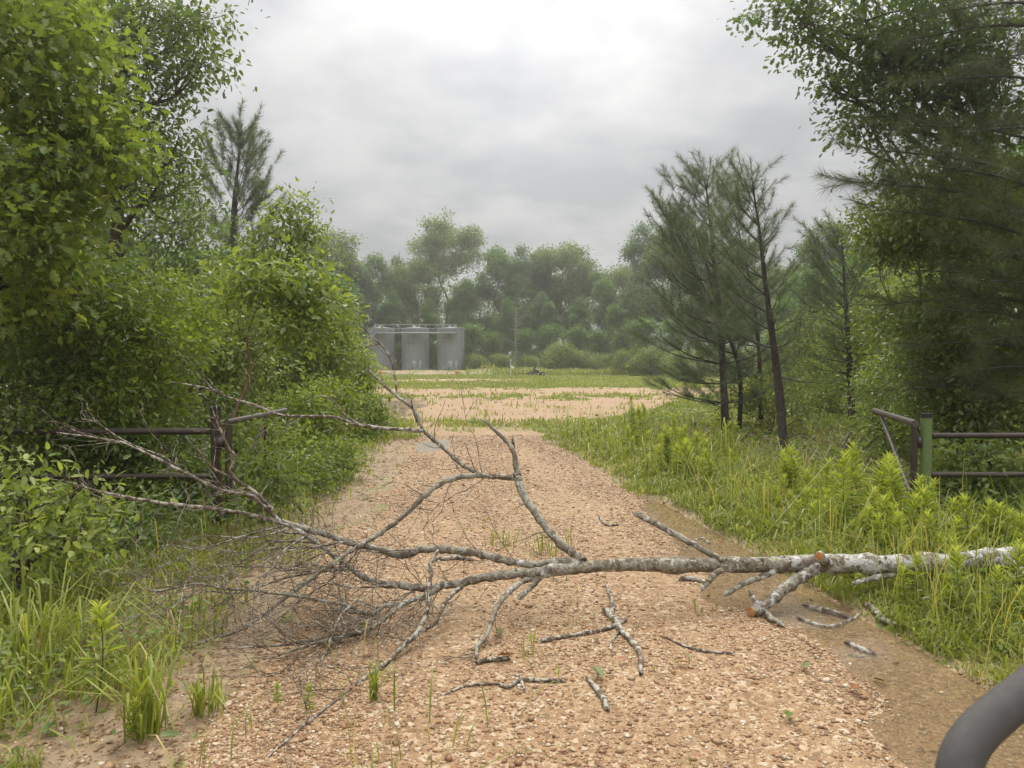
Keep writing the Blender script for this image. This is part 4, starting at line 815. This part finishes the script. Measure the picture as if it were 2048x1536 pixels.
for _ in range(16):                                            # long thin side branches fanning out over the left verge
    src = [C[0], A[0]][rng.integers(0, 2)]; i_ = int(rng.uniform(.45, .95) * (len(src) - 1)); p_ = src[i_].copy(); a_ = math.pi + rng.normal(.25, .5); Lg = rng.uniform(.7, 1.5); nn_ = []
    for k_ in range(7):
        f_ = k_ / 6; w_ = p_ + [math.cos(a_) * Lg * f_, math.sin(a_) * Lg * f_, 0]; w_[2] = p_[2] * (1 - f_) ** .6 + rng.uniform(.03, .28) * f_; a_ += rng.normal(0, .12)
        nn_.append(w_ + rng.normal(0, .012, 3) * (k_ > 0))
    q_ = catmull(np.array(nn_), 4); r_ = np.linspace(.0075, .0022, len(q_)) * rng.uniform(.7, 1.2); mb = MB(); tube(mb, q_ - TO, r_, 6, rough=.08, rng=rng); ob_ = mb.build('branch', M_BR, troot, smooth=True)
    twigs(q_, r_, ob_, 10, .42, dn=.02, dirb=(-.7, -.1, 0))
br([(924, 1173, 6.5), (905, 1188, 5.6), (889, 1207, 5), (877, 1234, 5), (868, 1249, 4.6), (838, 1266, 4.2)], 4.9, 4.45, 6, .3, matl=M_BR)
br([(877, 1100, 4.5), (860, 1128, 5), (862, 1152, 5.2), (854, 1183, 5.4), (856, 1214, 5.6), (838, 1261, 6.5), (811, 1288, 6.5), (780, 1320, 6), (748, 1359, 5.4), (705, 1394, 4.8), (654, 1451, 4.2), (605, 1485, 3.8), (537, 1529, 2.6)], 4.95, 3.15, 30, .5, dn=0, matl=M_BR)
br([(700, 1212, 4), (680, 1235, 4), (665, 1265, 3.6), (655, 1300, 3.2), (640, 1340, 2.6), (600, 1400, 1.6)], 4.6, 3.95, 14, .5, dn=.05, matl=M_BR)
br([(745, 1255, 4.5), (700, 1268, 4), (640, 1278, 3.6), (560, 1290, 3), (470, 1300, 2.2)], 4.5, 4.35, 18, .55, dn=.05, matl=M_BR)
br([(1062, 1157, 7.5), (1048, 1162, 7), (1021, 1180, 7), (1003, 1202, 7), (989, 1225, 7), (980, 1252, 6.4), (970, 1276, 6), (956, 1290, 5.4), (953, 1308, 5), (954, 1325, 4.4)], 4.95, 4.2, 5, .3)
br([(1080, 1155, 9), (1062, 1172, 8), (1040, 1196, 6.5)], 4.95, 4.75)
br([(1450, 1122, 10), (1425, 1110, 8.5), (1370, 1080, 8), (1320, 1052, 8), (1273, 1029, 7)], 5.12, 5.5)
br([(1450, 1135, 9), (1430, 1148, 8), (1418, 1162, 7.5), (1405, 1177, 6)], 5.1, 5.0)
br([(1555, 1138, 9), (1520, 1155, 8), (1490, 1166, 7.5), (1450, 1188, 6.5)], 5.2, 5.02)
br([(1800, 1146, 8), (1750, 1155, 8), (1710, 1166, 6)], 5.35, 5.2)
Hq = br([(1650, 1130, 16), (1620, 1143, 15), (1590, 1162, 15), (1560, 1186, 14), (1530, 1212, 13.5), (1503, 1234, 13)], 5.25, 4.92, broken=False)
br([(1530, 1212, 8), (1512, 1204, 7), (1502, 1188, 6)], 4.95, 5.0)
br([(1533, 1225, 8), (1540, 1248, 8), (1552, 1262, 7.5), (1565, 1268, 5)], 4.95, 4.72)
br([(2020, 1120, 12), (2035, 1132, 8), (2052, 1150, 6)], 5.45, 5.3)
st_ = limb([(1655, 1128, 5.25, 14), (1648, 1120, 5.12, 13), (1638, 1112, 4.98, 11.5)], 'cut_stub', sides=12, broken=False)
def cutface(q, rr, ob):
    d = nrm(q[-1] - q[-2]); mb = MB(); tube(mb, [q[-1] - TO - d * .002, q[-1] - TO + d * .006], [rr[-1] * .88, rr[-1] * .84], 14); mb.build('cut_face', M_CUT, ob)
cutface(*st_); cutface(*Hq)

# ------------------------------------------------------------------ broken sticks and leaves on the road
def stick(nodes, label, name='broken_stick', forks=(), lift=.45):
    a = np.array(nodes, float); c = G(a[0, 0], a[0, 1]); root = empty(name, (c[0], c[1], float(gz(c[0], c[1]))), label, 'stick', 'sticks broken off the fallen tree')
    for n_, part in [(nodes, 'stem')] + [(f, 'fork') for f in forks]:
        a = np.array(n_, float); p = np.array([G(x, y) for x, y, _ in a]); r = a[:, 2] * p[:, 1] / FPX
        q = catmull(p, 5); rr = np.interp(np.linspace(0, len(p) - 1, len(q)), np.arange(len(p)), r)
        q[:, 2] = gz(q[:, 0], q[:, 1]) + rr * lift + np.abs(rng.normal(0, .25, len(q))) * rr + .004
        q, rr = splinter(q, rr * (1 + rng.normal(0, .1, len(rr))), (0, 1)); mb = MB(); tube(mb, q - np.array(root.location), rr, 8, rough=.08, rng=rng); mb.build(part, M_BR, root, smooth=True)
stick([(1209, 1224, 7), (1233, 1247, 7), (1241, 1263, 6), (1264, 1288, 6), (1280, 1312, 5.5), (1282, 1349, 4.5)], 'crooked forked branch lying alone on the gravel in front of the trunk', 'broken_branch',
      [[(1222, 1232, 5), (1225, 1210, 5), (1213, 1172, 3)], [(1250, 1243, 4.6), (1209, 1262, 4.4), (1147, 1275, 4), (1084, 1285, 4.4)], [(1240, 1262, 3), (1222, 1290, 2.4), (1226, 1310, 1.6)]])
stick([(1123, 1364, 4), (1045, 1364, 4.2), (1014, 1377, 3.6), (991, 1369, 3), (936, 1373, 2.6), (889, 1391, 1.8)], 'thin dark twig with a fork, lowest on the gravel at picture centre', 'broken_stick', [[(1040, 1354, 2), (1043, 1366, 3.4), (1050, 1384, 2)]])
stick([(1174, 1360, 3.4), (1190, 1378, 5), (1205, 1398, 6.5), (1214, 1421, 6.5)], 'short lichen stick tapering away, nearest the camera on the gravel')
stick([(1336, 1280, 2.2), (1390, 1300, 2.8), (1463, 1310, 2.4)], 'thin straight twig on the gravel below the cut branch end')
stick([(1612, 1207, 6), (1653, 1219, 7), (1698, 1232, 6.5)], 'thick mottled stick in the wet patch beneath the trunk')
stick([(1600, 1234, 5), (1648, 1248, 4), (1678, 1244, 3.6), (1717, 1227, 3)], 'curved pale twig below the thick mottled stick')
stick([(1732, 1219, 6), (1775, 1251, 6), (1815, 1261, 3)], 'mottled stick half in the grass at the puddle edge')
stick([(1695, 1282, 6), (1720, 1293, 6.5), (1748, 1302, 6)], 'short black stick lying in the muddy puddle')
stick([(1365, 1162, 6), (1400, 1163, 5.5)], 'stubby black piece of wood right under the trunk')
stick([(874, 1121, 4), (910, 1119, 5), (944, 1121, 3)], 'dark stick on the gravel behind the lower main branch')
stick([(954, 1328, 5), (985, 1322, 5.5), (1014, 1319, 4.5)], 'short stick at the foot of the hanging branch')
stick([(1199, 1036, 2), (1212, 1052, 2.4), (1236, 1051, 2)], 'small angled twig on the damp edge behind the trunk')
stick([(1420, 1084, 2.2), (1400, 1072, 2.6), (1372, 1090, 2)], 'small bent twig beyond the slanting dead branch')
stick([(1702, 1302, 3.6), (1726, 1305, 3)], 'tiny dark stick beside the short black stick in puddle')
M_DRY = leafmat('dry_leaf', [(0, (.06, .03, .02)), (.5, (.16, .07, .03)), (1, (.34, .16, .06))], .2, rough=.6)
def fleaf(px, py, size, tint, label, green=False):
    c = G(px, py); z = float(gz(c[0], c[1])); r = rng.uniform(0, 6.28); mb = MB()
    leaves(mb, np.array([[0, 0, .004]]), np.array([[math.cos(r), math.sin(r), .22]]), np.array([[rng.normal(0, .3), rng.normal(0, .3), 1]]), np.array([size]), LOBED, np.array([tint]))
    ob = mb.build('fallen_leaf', M_SHRUB if green else M_DRY); ob.location = (c[0], c[1], z + .02); tag(ob, label, 'leaf', 'leaves fallen on the road')
for a in [(1712, 1378, .11, .7, 'orange-brown curled leaf on wet gravel at lower right'), (1746, 1354, .07, .1, 'dark leaf on the wet gravel near the puddle'), (1208, 1366, .11, .3, 'green leaf lying by the short lichen stick', True), (1030, 1316, .12, .6, 'dull leaf beside the short stick under the hanging branch'),
          (1578, 1430, .10, .5, 'green leaf at lower centre right of the gravel', True), (1004, 1280, .09, .3, 'dark green leaf right of the hanging branch', True), (1600, 1345, .08, .3, 'small green leaf in the muddy water below the black stick', True), (366, 1478, .10, .3, 'dark green leaf on bare sand by the grass tuft', True), (1350, 1330, .08, .8, 'rusty leaf in the gravel right of the forked branch'), (1260, 1330, .07, .9, 'orange leaf beside the forked branch tip'), (90, 1480, .10, .2, 'dark green leaf on the sand at lower left', True)]: fleaf(*a)

# ------------------------------------------------------------------ pipe gates and fences
M_PIPE = paint('brown_pipe', (.045, .033, .025), .42, .0, .35, 5, (.13, .07, .04), .62, .5)
M_PALE = paint('worn_pipe', (.09, .075, .065), .38, .15, .3, 6, (.10, .06, .04), .6, .5)
M_GREEN = paint('green_post', (.13, .19, .065), .6, 0, .18, 5, (.06, .05, .025), .70)
def pipe(name, pts, r, m_, root, parent=None, cap=True):
    mb = MB(); tube(mb, np.array(pts) - np.array(root.location), r, 16, cap=cap); return mb.build(name, m_, parent or root, smooth=False)
def smooth_auto(o):
    me = o.data; me.polygons.foreach_set('use_smooth', np.array([len(p.vertices) == 4 for p in me.polygons]))
def fence(D, px, top, rpost, rails, xend, post_m, label, cap):
    b = P(px, 722, D); b[2] = 0; root = empty('pipe_fence', (b[0], b[1], float(gz(b[0], b[1])) - .02), label, 'fence')
    zt = P(px, top, D)[2]; smooth_auto(pipe('post', [b + [0, 0, -.1], b + [0, 0, zt]], rpost, post_m, root))
    if cap: pipe('post_cap', [b + [0, 0, zt - .035], b + [0, 0, zt + .012]], rpost * 1.05, M_BLACK, root)
    for (py, r, xe) in rails:
        z = P(px, py, D)[2]; sg = np.sign(xe - b[0]); e = np.array([xe, D - .0, z]); s = b * [1, 1, 0] + [sg * rpost * .95, 0, z]
        smooth_auto(pipe('rail', [s, e], r, M_PIPE, root)); pipe('weld_collar', [s + (e - s) * .36, s + (e - s) * .37], r * 1.12, M_PIPE, root)
    for xe in (xend,):
        bb = np.array([xe, D, 0]); smooth_auto(pipe('post', [bb + [0, 0, -.1], bb + [0, 0, zt]], rpost, M_PIPE, root))
fence(7.6, 430, 815, .05, [(863, .033, -7.6), (953, .031, -7.6)], -7.6, M_PIPE, 'dark brown two-rail pipe fence with a capped post, in the left thicket', True)
fence(8.1, 1855, 829, .057, [(871, .033, 8.4), (949, .031, 8.4)], 8.4, M_GREEN, 'two-rail pipe fence with pale green post and black cap, right of the road', True)
def gate(D, px, top, ru, ax_, ay, Da, fr, by, ra, label, sidesgn, fx):
    b = P(px, 722, D); b[2] = 0; root = empty('swing_gate', (b[0], b[1], 0), label, 'gate')
    zt = P(px, top, D)[2]; u = b + [0, 0, zt]; smooth_auto(pipe('upright', [b + [0, 0, -.1], u], ru, M_PIPE, root))
    e = P(ax_, ay, Da); dd = e - u; smooth_auto(pipe('arm', [u + [0, 0, ru * .6] - dd / np.linalg.norm(dd) * ru, e + [0, 0, ru * .6]], ra, M_PALE, root))
    s = u + dd * fr - [0, 0, ra * .4]; z2 = P(px, by, D)[2]; smooth_auto(pipe('brace', [s, b + [0, 0, z2]], ra * .62, M_PALE, root))
    mb = MB(); zh = zt - .19; box(mb, np.array([fx, 0.0, zh]), (abs(fx) * 1.0, .05, .12)); mb.build('hinge_plate', M_PIPE, root)
    mb = MB(); box(mb, np.array([fx, 0.0, .12]), (abs(fx) * 1.0, .05, .10)); mb.build('hinge_plate', M_PIPE, root)
    a = np.linspace(0, 6.28, 13); h = e - [0, 0, ra * 1.6]; ring = np.stack([h[0] + .02 * np.sin(a), np.full(13, h[1]), h[2] - .03 + .035 * np.cos(a)], -1)
    mb = MB(); tube(mb, ring - np.array(root.location), .007, 6); mb.build('hook_ring', M_PIPE, root)
gate(7.45, 455, 848, .036, 571, 824, 9.2, .60, 1005, .029, 'open brown pipe gate arm at left, slanting back behind dead twigs', -1, -.085)
gate(8.1, 1831, 850, .035, 1748, 825, 9.7, .80, 1000, .038, 'open worn pipe gate arm with hook ring, beside the green post', 1, .066)

# ------------------------------------------------------------------ the bar of the vehicle the picture was taken from
M_BAR = paint('grey_rubber', (.068, .064, .061), .75, 0, .14, 60, spec=.2)
root = empty('guard_bar', (.46, .80, 0), 'thick dark grey bent guard bar of the vehicle, close at the lower right corner', 'vehicle bar')
pb = [P(1902, 1760, .78), P(1906, 1650, .78), P(1912, 1580, .785), P(1924, 1515, .80), P(1962, 1458, .82), P(2048, 1387, .85), P(2200, 1282, .90), P(2500, 1190, .98)]
pb = [np.array([pb[0][0] - .02, pb[0][1], 0.0])] + pb + [pb[-1] + [.12, .02, -.05], np.array([pb[-1][0] + .18, pb[-1][1], 0.0])]
mb = MB(); tube(mb, catmull(np.array(pb), 8) - np.array(root.location), .0218, 24); mb.build('bent_tube', M_BAR, root, smooth=True)
for q_ in (pb[0], pb[-1]):
    mb = MB(); lathe(mb, [(.001, 0), (.08, 0), (.08, .015), (.035, .02)], 20, c=tuple(q_ - np.array(root.location))); mb.build('foot_plate', M_BAR, root)

# ------------------------------------------------------------------ tall weeds along the right verge
def weed(seed, H, n, L, lean=.06):
    rng = np.random.default_rng(seed); root = empty('tall_weed', (0, 0, 0), 'x', 'weed')
    sp = catmull(np.array([(0, 0, -.03), (rng.normal(0, .02), rng.normal(0, .02), H * .5), (rng.normal(0, lean), rng.normal(0, lean), H)]), 6)
    mb = MB(); tube(mb, sp, np.linspace(.0048, .0016, len(sp)), 5); mb.build('stem', M_STEM, root)
    f = np.sort(rng.uniform(.12, 1, n)) ** .8; c = np.stack([np.interp(f, np.linspace(0, 1, len(sp)), sp[:, i]) for i in range(3)], -1)
    a = np.arange(n) * 2.4 + rng.normal(0, .3, n); up = .25 + 1.5 * f ** 3 + rng.normal(0, .2, n)
    d = nrm(np.stack([np.cos(a), np.sin(a), up], -1)); sz = L * (1.1 - .55 * f ** 2) * rng.uniform(.7, 1.15, n)
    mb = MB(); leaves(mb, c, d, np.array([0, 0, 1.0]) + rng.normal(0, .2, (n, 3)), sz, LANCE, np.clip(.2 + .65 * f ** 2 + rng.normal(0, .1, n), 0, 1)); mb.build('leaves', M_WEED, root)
    return root
WP = [weed(1, .95, 104, .158), weed(2, .75, 86, .148), weed(3, .55, 62, .14), weed(4, 1.1, 120, .158)]
WH = [.95, .75, .55, 1.1]
WG = [  # group label, [(px, top py, ground distance)]
 ('tall leafy weed stalk rising in front of the open gate and green post', [(1712, 898, 7.0), (1768, 918, 7.2), (1800, 935, 6.7), (1818, 962, 6.5), (1740, 985, 6.6), (1690, 990, 6.9), (1650, 1000, 7.2), (1785, 1005, 6.2), (1836, 1000, 6.3), (1760, 1040, 6.1), (1720, 1040, 6.3)]),
 ('tall leafy weed stalk behind the trunk, right of the green post', [(1925, 1000, 6.4), (1985, 1012, 6.2), (1900, 1040, 6.0), (1955, 1060, 5.9), (2020, 1030, 6.1), (1880, 1075, 5.8), (2040, 1075, 5.9), (1870, 1010, 6.9), (1990, 1060, 6.6)]),
 ('tall leafy weed stalk in front of the trunk near its white butt', [(1942, 1075, 4.75), (1822, 1120, 4.95), (1890, 1140, 4.8), (2000, 1110, 4.7), (2038, 1150, 4.6), (1845, 1085, 5.1), (2055, 1060, 4.8)]),
 ('tall leafy weed stalk in the patch before the slanting pine', [(1592, 898, 8.2), (1652, 925, 8.4), (1620, 945, 8.0), (1575, 960, 8.0), (1680, 955, 7.9), (1605, 985, 7.4), (1555, 990, 8.3), (1635, 1010, 7.2), (1700, 1000, 7.5), (1590, 930, 9.2), (1540, 960, 9.4)]),
 ('tall leafy weed stalk in the patch in front of the sweeping pine', [(1352, 838, 11.4), (1335, 862, 11.2), (1372, 868, 11.0), (1395, 876, 10.8), (1320, 880, 11.6), (1300, 872, 12.2), (1345, 895, 10.4), (1410, 880, 11.5), (1428, 838, 13.0), (1440, 850, 12.6), (1380, 900, 10.2), (1415, 905, 10.0), (1365, 885, 10.7), (1325, 900, 10.8), (1395, 920, 9.7), (1455, 905, 10.5), (1270, 880, 12.6), (1258, 860, 13.4), (1262, 800, 14.2), (1280, 820, 13.8)]),
]
rng = np.random.default_rng(303); wused = set()
for lab, items in WG:
    extra = [(px + rng.normal(0, 28), py + abs(rng.normal(22, 18)), D + rng.normal(0, .25)) for px, py, D in items for _ in range(0 if 'butt' in lab else 2 if D < 9.5 else 1)]
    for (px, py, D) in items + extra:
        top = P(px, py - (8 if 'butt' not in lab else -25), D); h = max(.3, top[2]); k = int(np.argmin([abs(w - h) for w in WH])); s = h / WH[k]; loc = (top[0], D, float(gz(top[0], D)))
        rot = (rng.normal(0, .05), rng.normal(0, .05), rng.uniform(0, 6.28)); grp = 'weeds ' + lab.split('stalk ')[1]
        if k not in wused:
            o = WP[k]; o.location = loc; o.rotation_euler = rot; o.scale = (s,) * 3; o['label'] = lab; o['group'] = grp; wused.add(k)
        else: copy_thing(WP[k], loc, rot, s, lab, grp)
for k_, o in enumerate(WP):
    if k_ not in wused:
        for ch in list(o.children): bpy.data.objects.remove(ch)
        bpy.data.objects.remove(o)
for px, D, H, lab in ((178, 3.55, .52, 'lone upright weed on the bare sand at lower left'), (268, 3.25, .20, 'low bright leafy sprout at the foot of the big grass tuft'), (550, 3.6, .13, 'small leafy sprout on the gravel right of the grass tuft'), (620, 3.5, .16, 'small leafy sprout beneath the long leaning branch')):
    c = P(px, 768, D); copy_thing(WP[2], (c[0], D, float(gz(c[0], D))), (0, 0, rng.uniform(0, 6)), H / WH[2], lab, None)

# ------------------------------------------------------------------ grass
def blades(mb, rng, c, h, w, lean, tint, curl=.5):
    n = len(c); a = rng.uniform(0, 6.28, n); u = np.stack([np.cos(a), np.sin(a), np.zeros(n)], -1); s = np.stack([-np.sin(a), np.cos(a), np.zeros(n)], -1)
    h = np.broadcast_to(h, (n,)); w = np.broadcast_to(w, (n,)); ln = np.abs(rng.normal(0, 1, n)) * lean
    up = np.array([0, 0, 1.0]); m1 = c + up * (h * .5)[:, None] + u * (h * ln * .35)[:, None]; m2 = c + up * (h * (.85 - .1 * ln))[:, None] + u * (h * ln * .9)[:, None]
    tp = c + up * (h * np.maximum(.25, 1 - curl * ln))[:, None] + u * (h * ln * 1.5)[:, None]
    W_ = (s * (w * .5)[:, None])
    V = np.stack([c - W_ * .7, c + W_ * .7, m1 + W_, m1 - W_, m2 + W_ * .7, m2 - W_ * .7, tp], 1).reshape(-1, 3)
    b = 7 * np.arange(n)[:, None]; t7 = np.repeat(tint, 7)
    nb = mb.n; mb.add(V, np.concatenate([np.array([[0, 1, 2, 3]]) + b, np.array([[3, 2, 4, 5]]) + b]), t7)
    mb.L.append((np.array([[5, 4, 6]]) + b + nb).ravel()); mb.C.append(np.full(n, 3))
rng = np.random.default_rng(404)
# verge grass, thick on the right and thin on the left
N = 330000; y = 2.2 * (21 / 2.2) ** rng.random(N); hw = y * .72 + .3; x = rng.uniform(-1, 1, N) * hw
g, gr, lv, lit = zones(x, y); xl, xr = edges(y); right = x > (xl + xr) / 2
cl = fbm(x * 2.2, y * 2.0, 31); pm = puddle_mask(x, y)
d = np.where(right, gr * (1 - .97 * lit) * (.42 + .9 * sstep(.36, .6, cl)), gr * .42 * sstep(.36, .58, cl) * sstep(3.0, 4.0, y) * sstep(-.1, -1.0, x - xl) + .26 * lit * sstep(.45, .6, cl) * (x > -5))
d = np.maximum(d, (1 - g) * (y > 16) * .55 * (1 - lit)) * (1 - .9 * pm)
d = np.maximum(d, .006 * g * sstep(.6, .7, cl))
k = rng.random(N) < d; x, y, lit, right, cl = x[k], y[k], lit[k], right[k], cl[k]
off = np.where(right, x - edges(y)[1], 1.0)
h = np.where(right, np.interp(off, [-.3, .2, .9, 2.4], [.045, .09, .20, .30]), .13) * np.exp(rng.normal(0, .35, len(x))) * (.6 + .8 * cl)
h = np.where(right & (y > 3.9) & (y < 5.6) & (x > 1.9), h * .62, h)
h = np.where((y > 16.5) & (x < 3.5), np.minimum(h, .24) * .5, h)
mb = MB(); blades(mb, rng, np.stack([x, y, gz(x, y) - .005], -1), h, (.0045 + .0011 * y) * rng.uniform(.6, 1.3, len(x)), .62, np.clip(.47 + .5 * (fbm(x, y, 33) - .5) + rng.normal(0, .25, len(x)), 0, 1))
k = rng.random(len(x)) < np.where(right & (off > .35), .022, .004); blades(mb, rng, np.stack([x, y, gz(x, y)], -1)[k], rng.uniform(.35, .8, k.sum()), .0035 + .0006 * y[k], .3, rng.uniform(.75, 1, k.sum()))
tag(mb.build('verge_grass', M_GRASS), 'fresh green grass growing along the road verges', kind='stuff'); print('verge', len(x))
# field grass
N = 300000; y = 19 * (96 / 19) ** rng.random(N); x = rng.uniform(-.55, .75, N) * y
g, gr, lv, lit = zones(x, y); cl = fbm(x * .8, y * .5, 35)
berm = (y > 88)
k = rng.random(N) < np.where(berm, np.where(y > 94, .8, .25 * sstep(.4, .6, cl)), gr * (.3 + .9 * cl)); x, y, cl = x[k], y[k], cl[k]
h = (.05 + .10 * cl ** 1.5) * np.exp(rng.normal(0, .4, len(x))) * (1 + .004 * y); h = np.where(y > 94, h * (1 + 2 * cl), h)
mb = MB(); blades(mb, rng, np.stack([x, y, gz(x, y) - .01], -1), h, .0016 * y * rng.uniform(.6, 1.3, len(x)), .35, np.clip(.45 + .7 * (fbm(x * .15, y * .15, 36) - .5) + rng.normal(0, .2, len(x)), 0, 1))
tag(mb.build('field_grass', M_FGRASS), 'yellow-green grass growing in strips over the gravel clearing', kind='stuff'); print('field', len(x))
# tall rough growth at the far edge of the clearing
N = 26000; y = rng.uniform(86, 99, N); x = rng.uniform(-6, 60, N); k = rng.random(N) < sstep(-5, 3, x + (fbm(x * .3, y * .3, 38) - .5) * 8); x, y = x[k], y[k]
mb = MB(); blades(mb, rng, np.stack([x, y, gz(x, y) - .02], -1), rng.uniform(.25, 1.1, len(x)) * (.4 + fbm(x * .4, y * .4, 37)), .12, .3, np.clip(rng.normal(.4, .2, len(x)), 0, 1))
tag(mb.build('rank_grass', M_FGRASS), 'tall rank grass along the foot of the far wood', kind='stuff')

# low leafy growth on the wood floor at both sides
N = 90000; y = 3.0 * (24 / 3.0) ** rng.random(N); x = rng.uniform(-1, 1, N) * (y * .74 + .3)
g, gr, lv, lit = zones(x, y); xl, xr = edges(y); cl = fbm(x * 1.6, y * 1.5, 41)
wood = np.where(x < 0, sstep(-.1, -1.3, x - xl) * sstep(.33, .55, cl), lit * sstep(.3, .6, cl) + gr * .14 * (x > xr + .4))
near = sstep(2.9, 4.2, y); k = rng.random(N) < wood * (.25 + .75 * near) * (1 - .9 * puddle_mask(x, y)); x, y, cl = x[k], y[k], cl[k]
n = len(x); c = np.stack([x, y, gz(x, y) + rng.random(n) ** 1.5 * (.10 + .34 * cl)], -1); dd = nrm(rng.normal(0, 1, (n, 3)) * [1, 1, .4] + [0, 0, .2]); nn = rng.normal(0, .45, (n, 3)) + [0, 0, 1]
mb = MB(); leaves(mb, c, dd, nn, (.028 + .0042 * y) * rng.uniform(.6, 1.4, n), OVAL, np.clip(.45 + .6 * (fbm(x * .7, y * .7, 43) - .5) + rng.normal(0, .18, n), 0, 1))
tag(mb.build('undergrowth', M_SHRUB), 'low leafy undergrowth on the wood floor beside the road', kind='stuff'); print('undergrowth', n)
# dead leaves and needles
N = 60000; y = 2.4 * (22 / 2.4) ** rng.random(N); x = rng.uniform(-1, 1, N) * (y * .74 + .3); g, gr, lv, lit = zones(x, y); xl, xr = edges(y)
k = rng.random(N) < np.maximum(lit * .8, np.where(x < xl, .30, .012 * g)); x, y = x[k], y[k]; n = len(x)
mb = MB(); leaves(mb, np.stack([x, y, gz(x, y) + .008 + rng.random(n) * .02], -1), nrm(rng.normal(0, 1, (n, 3)) * [1, 1, .12]), rng.normal(0, .3, (n, 3)) + [0, 0, 1], (.022 + .004 * y) * rng.uniform(.4, 1.4, n), DIAMOND, rng.random(n))
tag(mb.build('leaf_litter', M_LITTER), 'brown dead leaves and needles on the ground', kind='stuff')

# grass tufts that stand by themselves
def tuft(px, D, n, h, w, spread, lean, label, tint=.5, mt=None):
    c = P(px, 768, D); z = float(gz(c[0], D)); rng = np.random.default_rng(int(px * 7 + D * 100)); mb = MB()
    p = np.stack([rng.normal(0, spread, n), rng.normal(0, spread, n), np.full(n, -.01)], -1)
    blades(mb, rng, p, h * rng.uniform(.45, 1.1, n), w * rng.uniform(.6, 1.2, n), lean, np.clip(tint + rng.normal(0, .17, n), 0, 1), .75)
    o = mb.build('grass_tuft', mt or M_GRASS); o.location = (c[0], D, z); tag(o, label, 'grass tuft', 'grass tufts on the left verge')
tuft(285, 3.35, 70, .42, .013, .05, .38, 'big arching grass tuft on bare sand at lower left', .55)
tuft(400, 3.55, 46, .22, .010, .035, .3, 'small upright grass tuft right of the big arching tuft', .5)
tuft(60, 4.0, 110, .62, .013, .12, .5, 'large overhanging grass clump at the left edge of the bank', .5)
tuft(20, 3.6, 80, .40, .011, .12, .5, 'grass clump at the extreme left below the overhanging clump', .5)
tuft(170, 4.4, 80, .34, .010, .14, .5, 'loose grass clump right of the overhanging clump', .45)
tuft(300, 4.9, 70, .30, .010, .14, .5, 'thin grass clump beneath the outer dead twigs', .45)
tuft(590, 6.2, 60, .26, .009, .12, .4, 'grass clump on the left road edge behind the dead twigs', .55)
tuft(505, 6.6, 60, .30, .009, .14, .4, 'grass clump just in front of the left gate foot', .5)
tuft(745, 3.7, 30, .20, .010, .012, .4, 'sparse grass tuft on the gravel under the hanging twigs', .6)
tuft(30, 3.0, 60, .12, .008, .04, .6, 'short grass patch in the bottom left corner', .4)
tuft(1010, 6.8, 40, .20, .008, .10, .35, 'thin weedy tuft on the road crown behind the trunk fork', .45)
tuft(1095, 6.5, 46, .26, .008, .09, .35, 'weedy tuft on the road by the large upright branch', .45)

# ------------------------------------------------------------------ haze in the air
m, t, o = mat('haze_air'); pv = t.nodes.new('ShaderNodeVolumePrincipled'); pv.inputs['Color'].default_value = (.95, .95, .95, 1); pv.inputs['Density'].default_value = .0010
pv.inputs['Anisotropy'].default_value = .6; t.links.new(pv.outputs[0], o.inputs['Volume'])
mb = MB(); box(mb, (0, 60, 17), (330, 250, 38)); hz = tag(mb.build('haze', m), kind='stuff')
